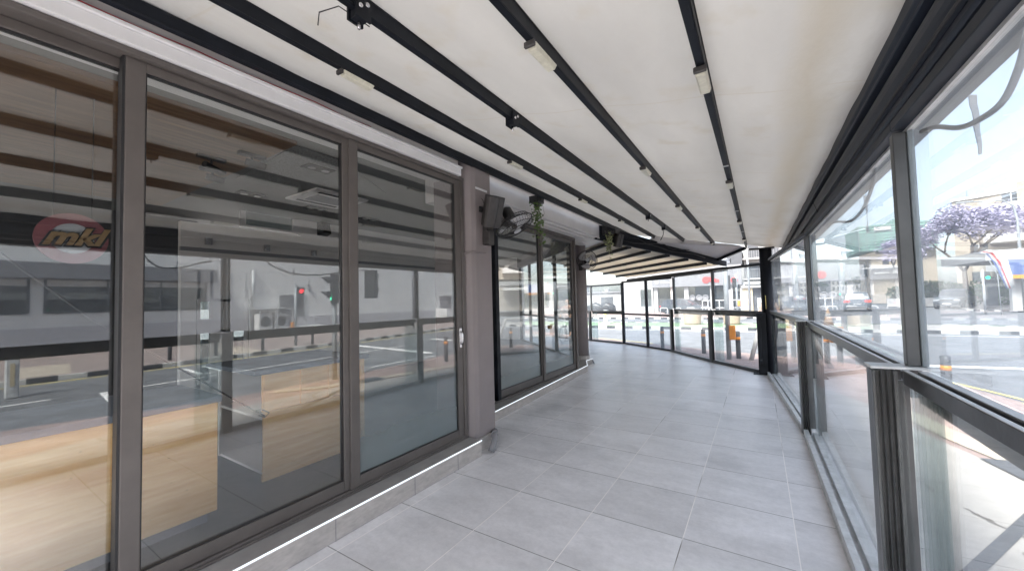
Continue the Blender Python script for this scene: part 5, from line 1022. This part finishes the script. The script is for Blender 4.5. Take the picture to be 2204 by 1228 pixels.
def tree(x, y, z, h, spread, label, m, n_, size, seed, flat=.5, lean=0, grp='street trees', name='tree', rad=None):
    rr = random.Random(seed); t = thing(name, label, 'tree', (x, y, z), grp); g = MB(); tips = []
    limbs(g, Vector((x, y, z)), Vector((lean, 0, 1)).normalized(), h*.38, h*.028, 3, tips, rr)
    zc = max(q.z for q in tips); sc_ = Vector((x, y, z)); zs = (z+h-z)/(zc-z)
    xs_ = [abs(q.x-x) for q in tips]; k = spread/max(max(xs_), .1)
    def tf(v): v = Vector(v); tt = max(0, (v.z-z)/(zc-z)); return (x+(v.x-x)*(1+(k-1)*min(1, tt*1.2)), y+(v.y-y)*(1+(k-1)*min(1, tt*1.2)*.8), z+(v.z-z)*zs)
    g.v = [tf(v) for v in g.v]; obj('trunk', g, 'bark', t)
    c_ = MB(); tips = [Vector(tf(q)) for q in tips]; rs = np.random.default_rng(seed); per = n_//len(tips); rd = rad or (spread*.30, spread*.3, h*.085)
    for q in tips: leaf_cloud(c_, q, rd, int(per*rr.uniform(.4, 1.7)), size, flat, rs)
    obj('crown', c_, m, t)
tree(16.0, 52, -.1, 8.6, 3.3, 'wide violet flowering jacaranda in front of the beige apartment block', 'violet', 9500, .15, 5, .55, 0, name='jacaranda_tree', rad=(1.15, 1.15, 1.0))
tree(12.9, 56, -.1, 7.3, 2.0, 'smaller violet tree left of the wide jacaranda', 'violet', 3600, .14, 9, .5, 0, name='jacaranda_tree', rad=(.9, .9, .8))
tree(13.9, 74, -.1, 5.3, 1.1, 'dark conifer below the green netted block', 'fol', 1500, .16, 3, .3, name='conifer_tree')
tree(14.6, 84, -.1, 4.0, 2.2, 'broad green street tree behind the distant street lamps', 'fol', 1800, .22, 4)
tree(10.4, 100, -.1, 3.6, 1.4, 'small dark tree far down the street', 'fol', 900, .2, 14); tree(6.2, 104, -.1, 5.2, .8, 'slim dark conifer far down the street on the left', 'fol', 900, .2, 15, name='conifer_tree')
g = MB(); leaf_cloud(g, (15.2, 58, 1.2), (3.4, .8, 1.3), 3600, .16, 1); leaf_cloud(g, (20, 56, 1.3), (3.2, .8, 1.5), 3000, .16, 1); tag(obj('hedge', g, 'fol'), 'dense green hedge behind the pickup truck', 'hedge', None, None)
b = thing('boundary_wall', 'low pale wall below the hedge behind the pickup truck', 'wall', (15, 56.5, -.1)); obj('panel', MB().box(11.5, 24, 55.9, 56.1, -.1, .75), 'fwall', b)
obj('gate_pier', MB().box(12.9, 13.3, 55.6, 55.89, -.1, 3.3), 'fol', b)
for i, (x, y) in enumerate(((13.9, 36.5), (14.6, 36.6), (15.4, 36.4))): bollard(x, y, ['leftmost of three dark bollards on the corner pavement at the right edge', 'middle one of three dark bollards on the corner pavement at the right edge', 'rightmost of three dark bollards on the corner pavement at the right edge'][i], .8, 'bollards on the far corner')
# traffic cone on a box
t = thing('traffic_cone', 'faded orange and white cone standing on the island', 'cone', (2.83, 24.2, -.084))
obj('cone', MB().tube([(2.83, 24.2, -.05), (2.83, 24.2, .25), (2.83, 24.2, .26), (2.83, 24.2, .55), (2.83, 24.2, .75)], [.2, .15, .15, .08, .03], 16), 'fadedorange', t); obj('base', MB().box(2.5, 3.16, 24.0, 24.4, -.084, -.05), 'kwhite', t); obj('band', MB().tube([(2.83, 24.2, .30), (2.83, 24.2, .52)], [.135, .105], 16), 'kwhite', t)

# ------------------------------------------------------------------ cyclist, hidden behind the corner post and mirrored in the door
CX, CY = .26, 14.3
bk = thing('bicycle', 'silver bicycle ridden past the corner, mirrored in the recessed glass door', 'bicycle', (CX, CY, -.2))
zc = -.2; W1 = (CX, CY-.52, zc+.34); W2 = (CX, CY+.52, zc+.34)
for q in (W1, W2):
    w_ = obj('wheel', MB().ring(q, (1, 0, 0), .32, .018, 32, 6), 'tyre', bk); g = MB(); g.disc(q, (1, 0, 0), .03, .08, 10)
    for k in range(12): a = k*math.pi/6; g.tube([q, (q[0], q[1]+.31*math.cos(a), q[2]+.31*math.sin(a))], .002, 4)
    obj('spokes', g, 'chrome', w_)
g = MB(); BB = (CX, CY+.05, zc+.3); ST = (CX, CY+.2, zc+.86); HT = (CX, CY-.34, zc+.84)
for a, b_ in ((BB, ST), (BB, HT), (ST, HT), (BB, W2), (W2, (CX, CY+.17, zc+.78)), (HT, W1), (HT, (CX, CY-.30, zc+.98))): g.tube([a, b_], .016, 8)
obj('frame', g, 'light_rail', bk); obj('saddle', MB().box(CX-.07, CX+.07, CY+.10, CY+.32, zc+.87, zc+.92), 'black', bk, .02); obj('handlebar', MB().tube([(CX-.26, CY-.24, zc+1.0), (CX-.15, CY-.31, zc+1.0), (CX+.15, CY-.31, zc+1.0), (CX+.26, CY-.24, zc+1.0)], .014, 8), 'black', bk)
def mk(name, nodes, edges, m, parent, sub=2):
    me = bpy.data.meshes.new('tmp'); o = bpy.data.objects.new(name, me); bm = bmesh.new(); lay = bm.verts.layers.skin.verify()
    vs_ = [bm.verts.new(Vector(p_)-Vector(parent.location)) for p_, _ in nodes]; [bm.edges.new((vs_[a], vs_[b_])) for a, b_ in edges]
    for v_, (_, r_) in zip(vs_, nodes): v_[lay].radius = r_ if isinstance(r_, tuple) else (r_, r_)
    vs_[0][lay].use_root = True; bm.to_mesh(me); bm.free(); me.name = name; me.materials.append(M[m]); col.objects.link(o); o.parent = parent
    s1 = o.modifiers.new('skin', 'SKIN'); s1.use_smooth_shade = True; s2 = o.modifiers.new('sub', 'SUBSURF'); s2.levels = sub; s2.render_levels = sub; return o
pr = thing('person', 'person in a tan shirt riding a bicycle, mirrored in the recessed glass door', 'person', (CX, CY, -.2))
def V(dx, dy, dz): return (CX+dx, CY+dy, zc+dz)
nodes = [(V(0, .20, .97), (.13, .12)), (V(0, .14, 1.12), (.12, .10)), (V(0, .05, 1.30), (.13, .10)), (V(0, 0, 1.43), (.11, .09)), (V(0, -.03, 1.50), .05), (V(0, -.06, 1.57), (.07, .08)), (V(0, -.07, 1.66), (.085, .095)), (V(0, -.06, 1.74), (.06, .07)),
 (V(-.17, 0, 1.41), .05), (V(-.24, -.12, 1.22), .042), (V(-.23, -.24, 1.04), .03), (V(.17, 0, 1.41), .05), (V(.24, -.12, 1.22), .042), (V(.23, -.24, 1.04), .03),
 (V(-.10, .17, .93), .09), (V(-.12, -.18, .78), .07), (V(-.11, -.06, .45), .045), (V(-.11, -.08, .30), .035), (V(-.11, -.2, .27), .03), (V(.10, .17, .93), .09), (V(.12, -.12, .66), .07), (V(.11, .06, .32), .045), (V(.11, .05, .18), .035), (V(.11, -.08, .15), .03)]
ed = [(0, 1), (1, 2), (2, 3), (3, 4), (4, 5), (5, 6), (6, 7), (3, 8), (8, 9), (9, 10), (3, 11), (11, 12), (12, 13), (0, 14), (14, 15), (15, 16), (16, 17), (17, 18), (0, 19), (19, 20), (20, 21), (21, 22), (22, 23)]
mk('body', nodes, ed, 'skin', pr)
mk('shirt', [(V(0, .19, 1.0), (.155, .14)), (V(0, .13, 1.14), (.15, .125)), (V(0, .05, 1.31), (.155, .125)), (V(0, .0, 1.43), (.125, .105)), (V(-.17, 0, 1.41), .068), (V(-.23, -.09, 1.27), .06), (V(.17, 0, 1.41), .068), (V(.23, -.09, 1.27), .06)], [(0, 1), (1, 2), (2, 3), (3, 4), (4, 5), (3, 6), (6, 7)], 'shirt', pr)
mk('trousers', [(V(0, .20, .96), (.155, .14)), (V(-.10, .16, .93), .11), (V(-.12, -.18, .78), .088), (V(-.11, -.06, .42), .06), (V(.10, .16, .93), .11), (V(.12, -.12, .66), .088), (V(.11, .06, .3), .06)], [(0, 1), (1, 2), (2, 3), (0, 4), (4, 5), (5, 6)], 'trouser', pr)
mk('hair', [(V(0, -.035, 1.70), (.09, .095)), (V(0, -.03, 1.755), (.07, .08))], [(0, 1)], 'black', pr)
g = MB()
for s3 in (-1, 1):
    for k in range(4): g.tube([V(s3*.22+s3*.018*(k-1.5), -.25, 1.035), V(s3*.22+s3*.018*(k-1.5), -.30, 1.03), V(s3*.22+s3*.018*(k-1.5), -.295, 1.0-.004*k)], [.011, .010, .008], 6)
    g.tube([V(s3*.19, -.25, 1.02), V(s3*.18, -.27, .995)], [.012, .009], 6)
obj('hands', g, 'skin', pr)
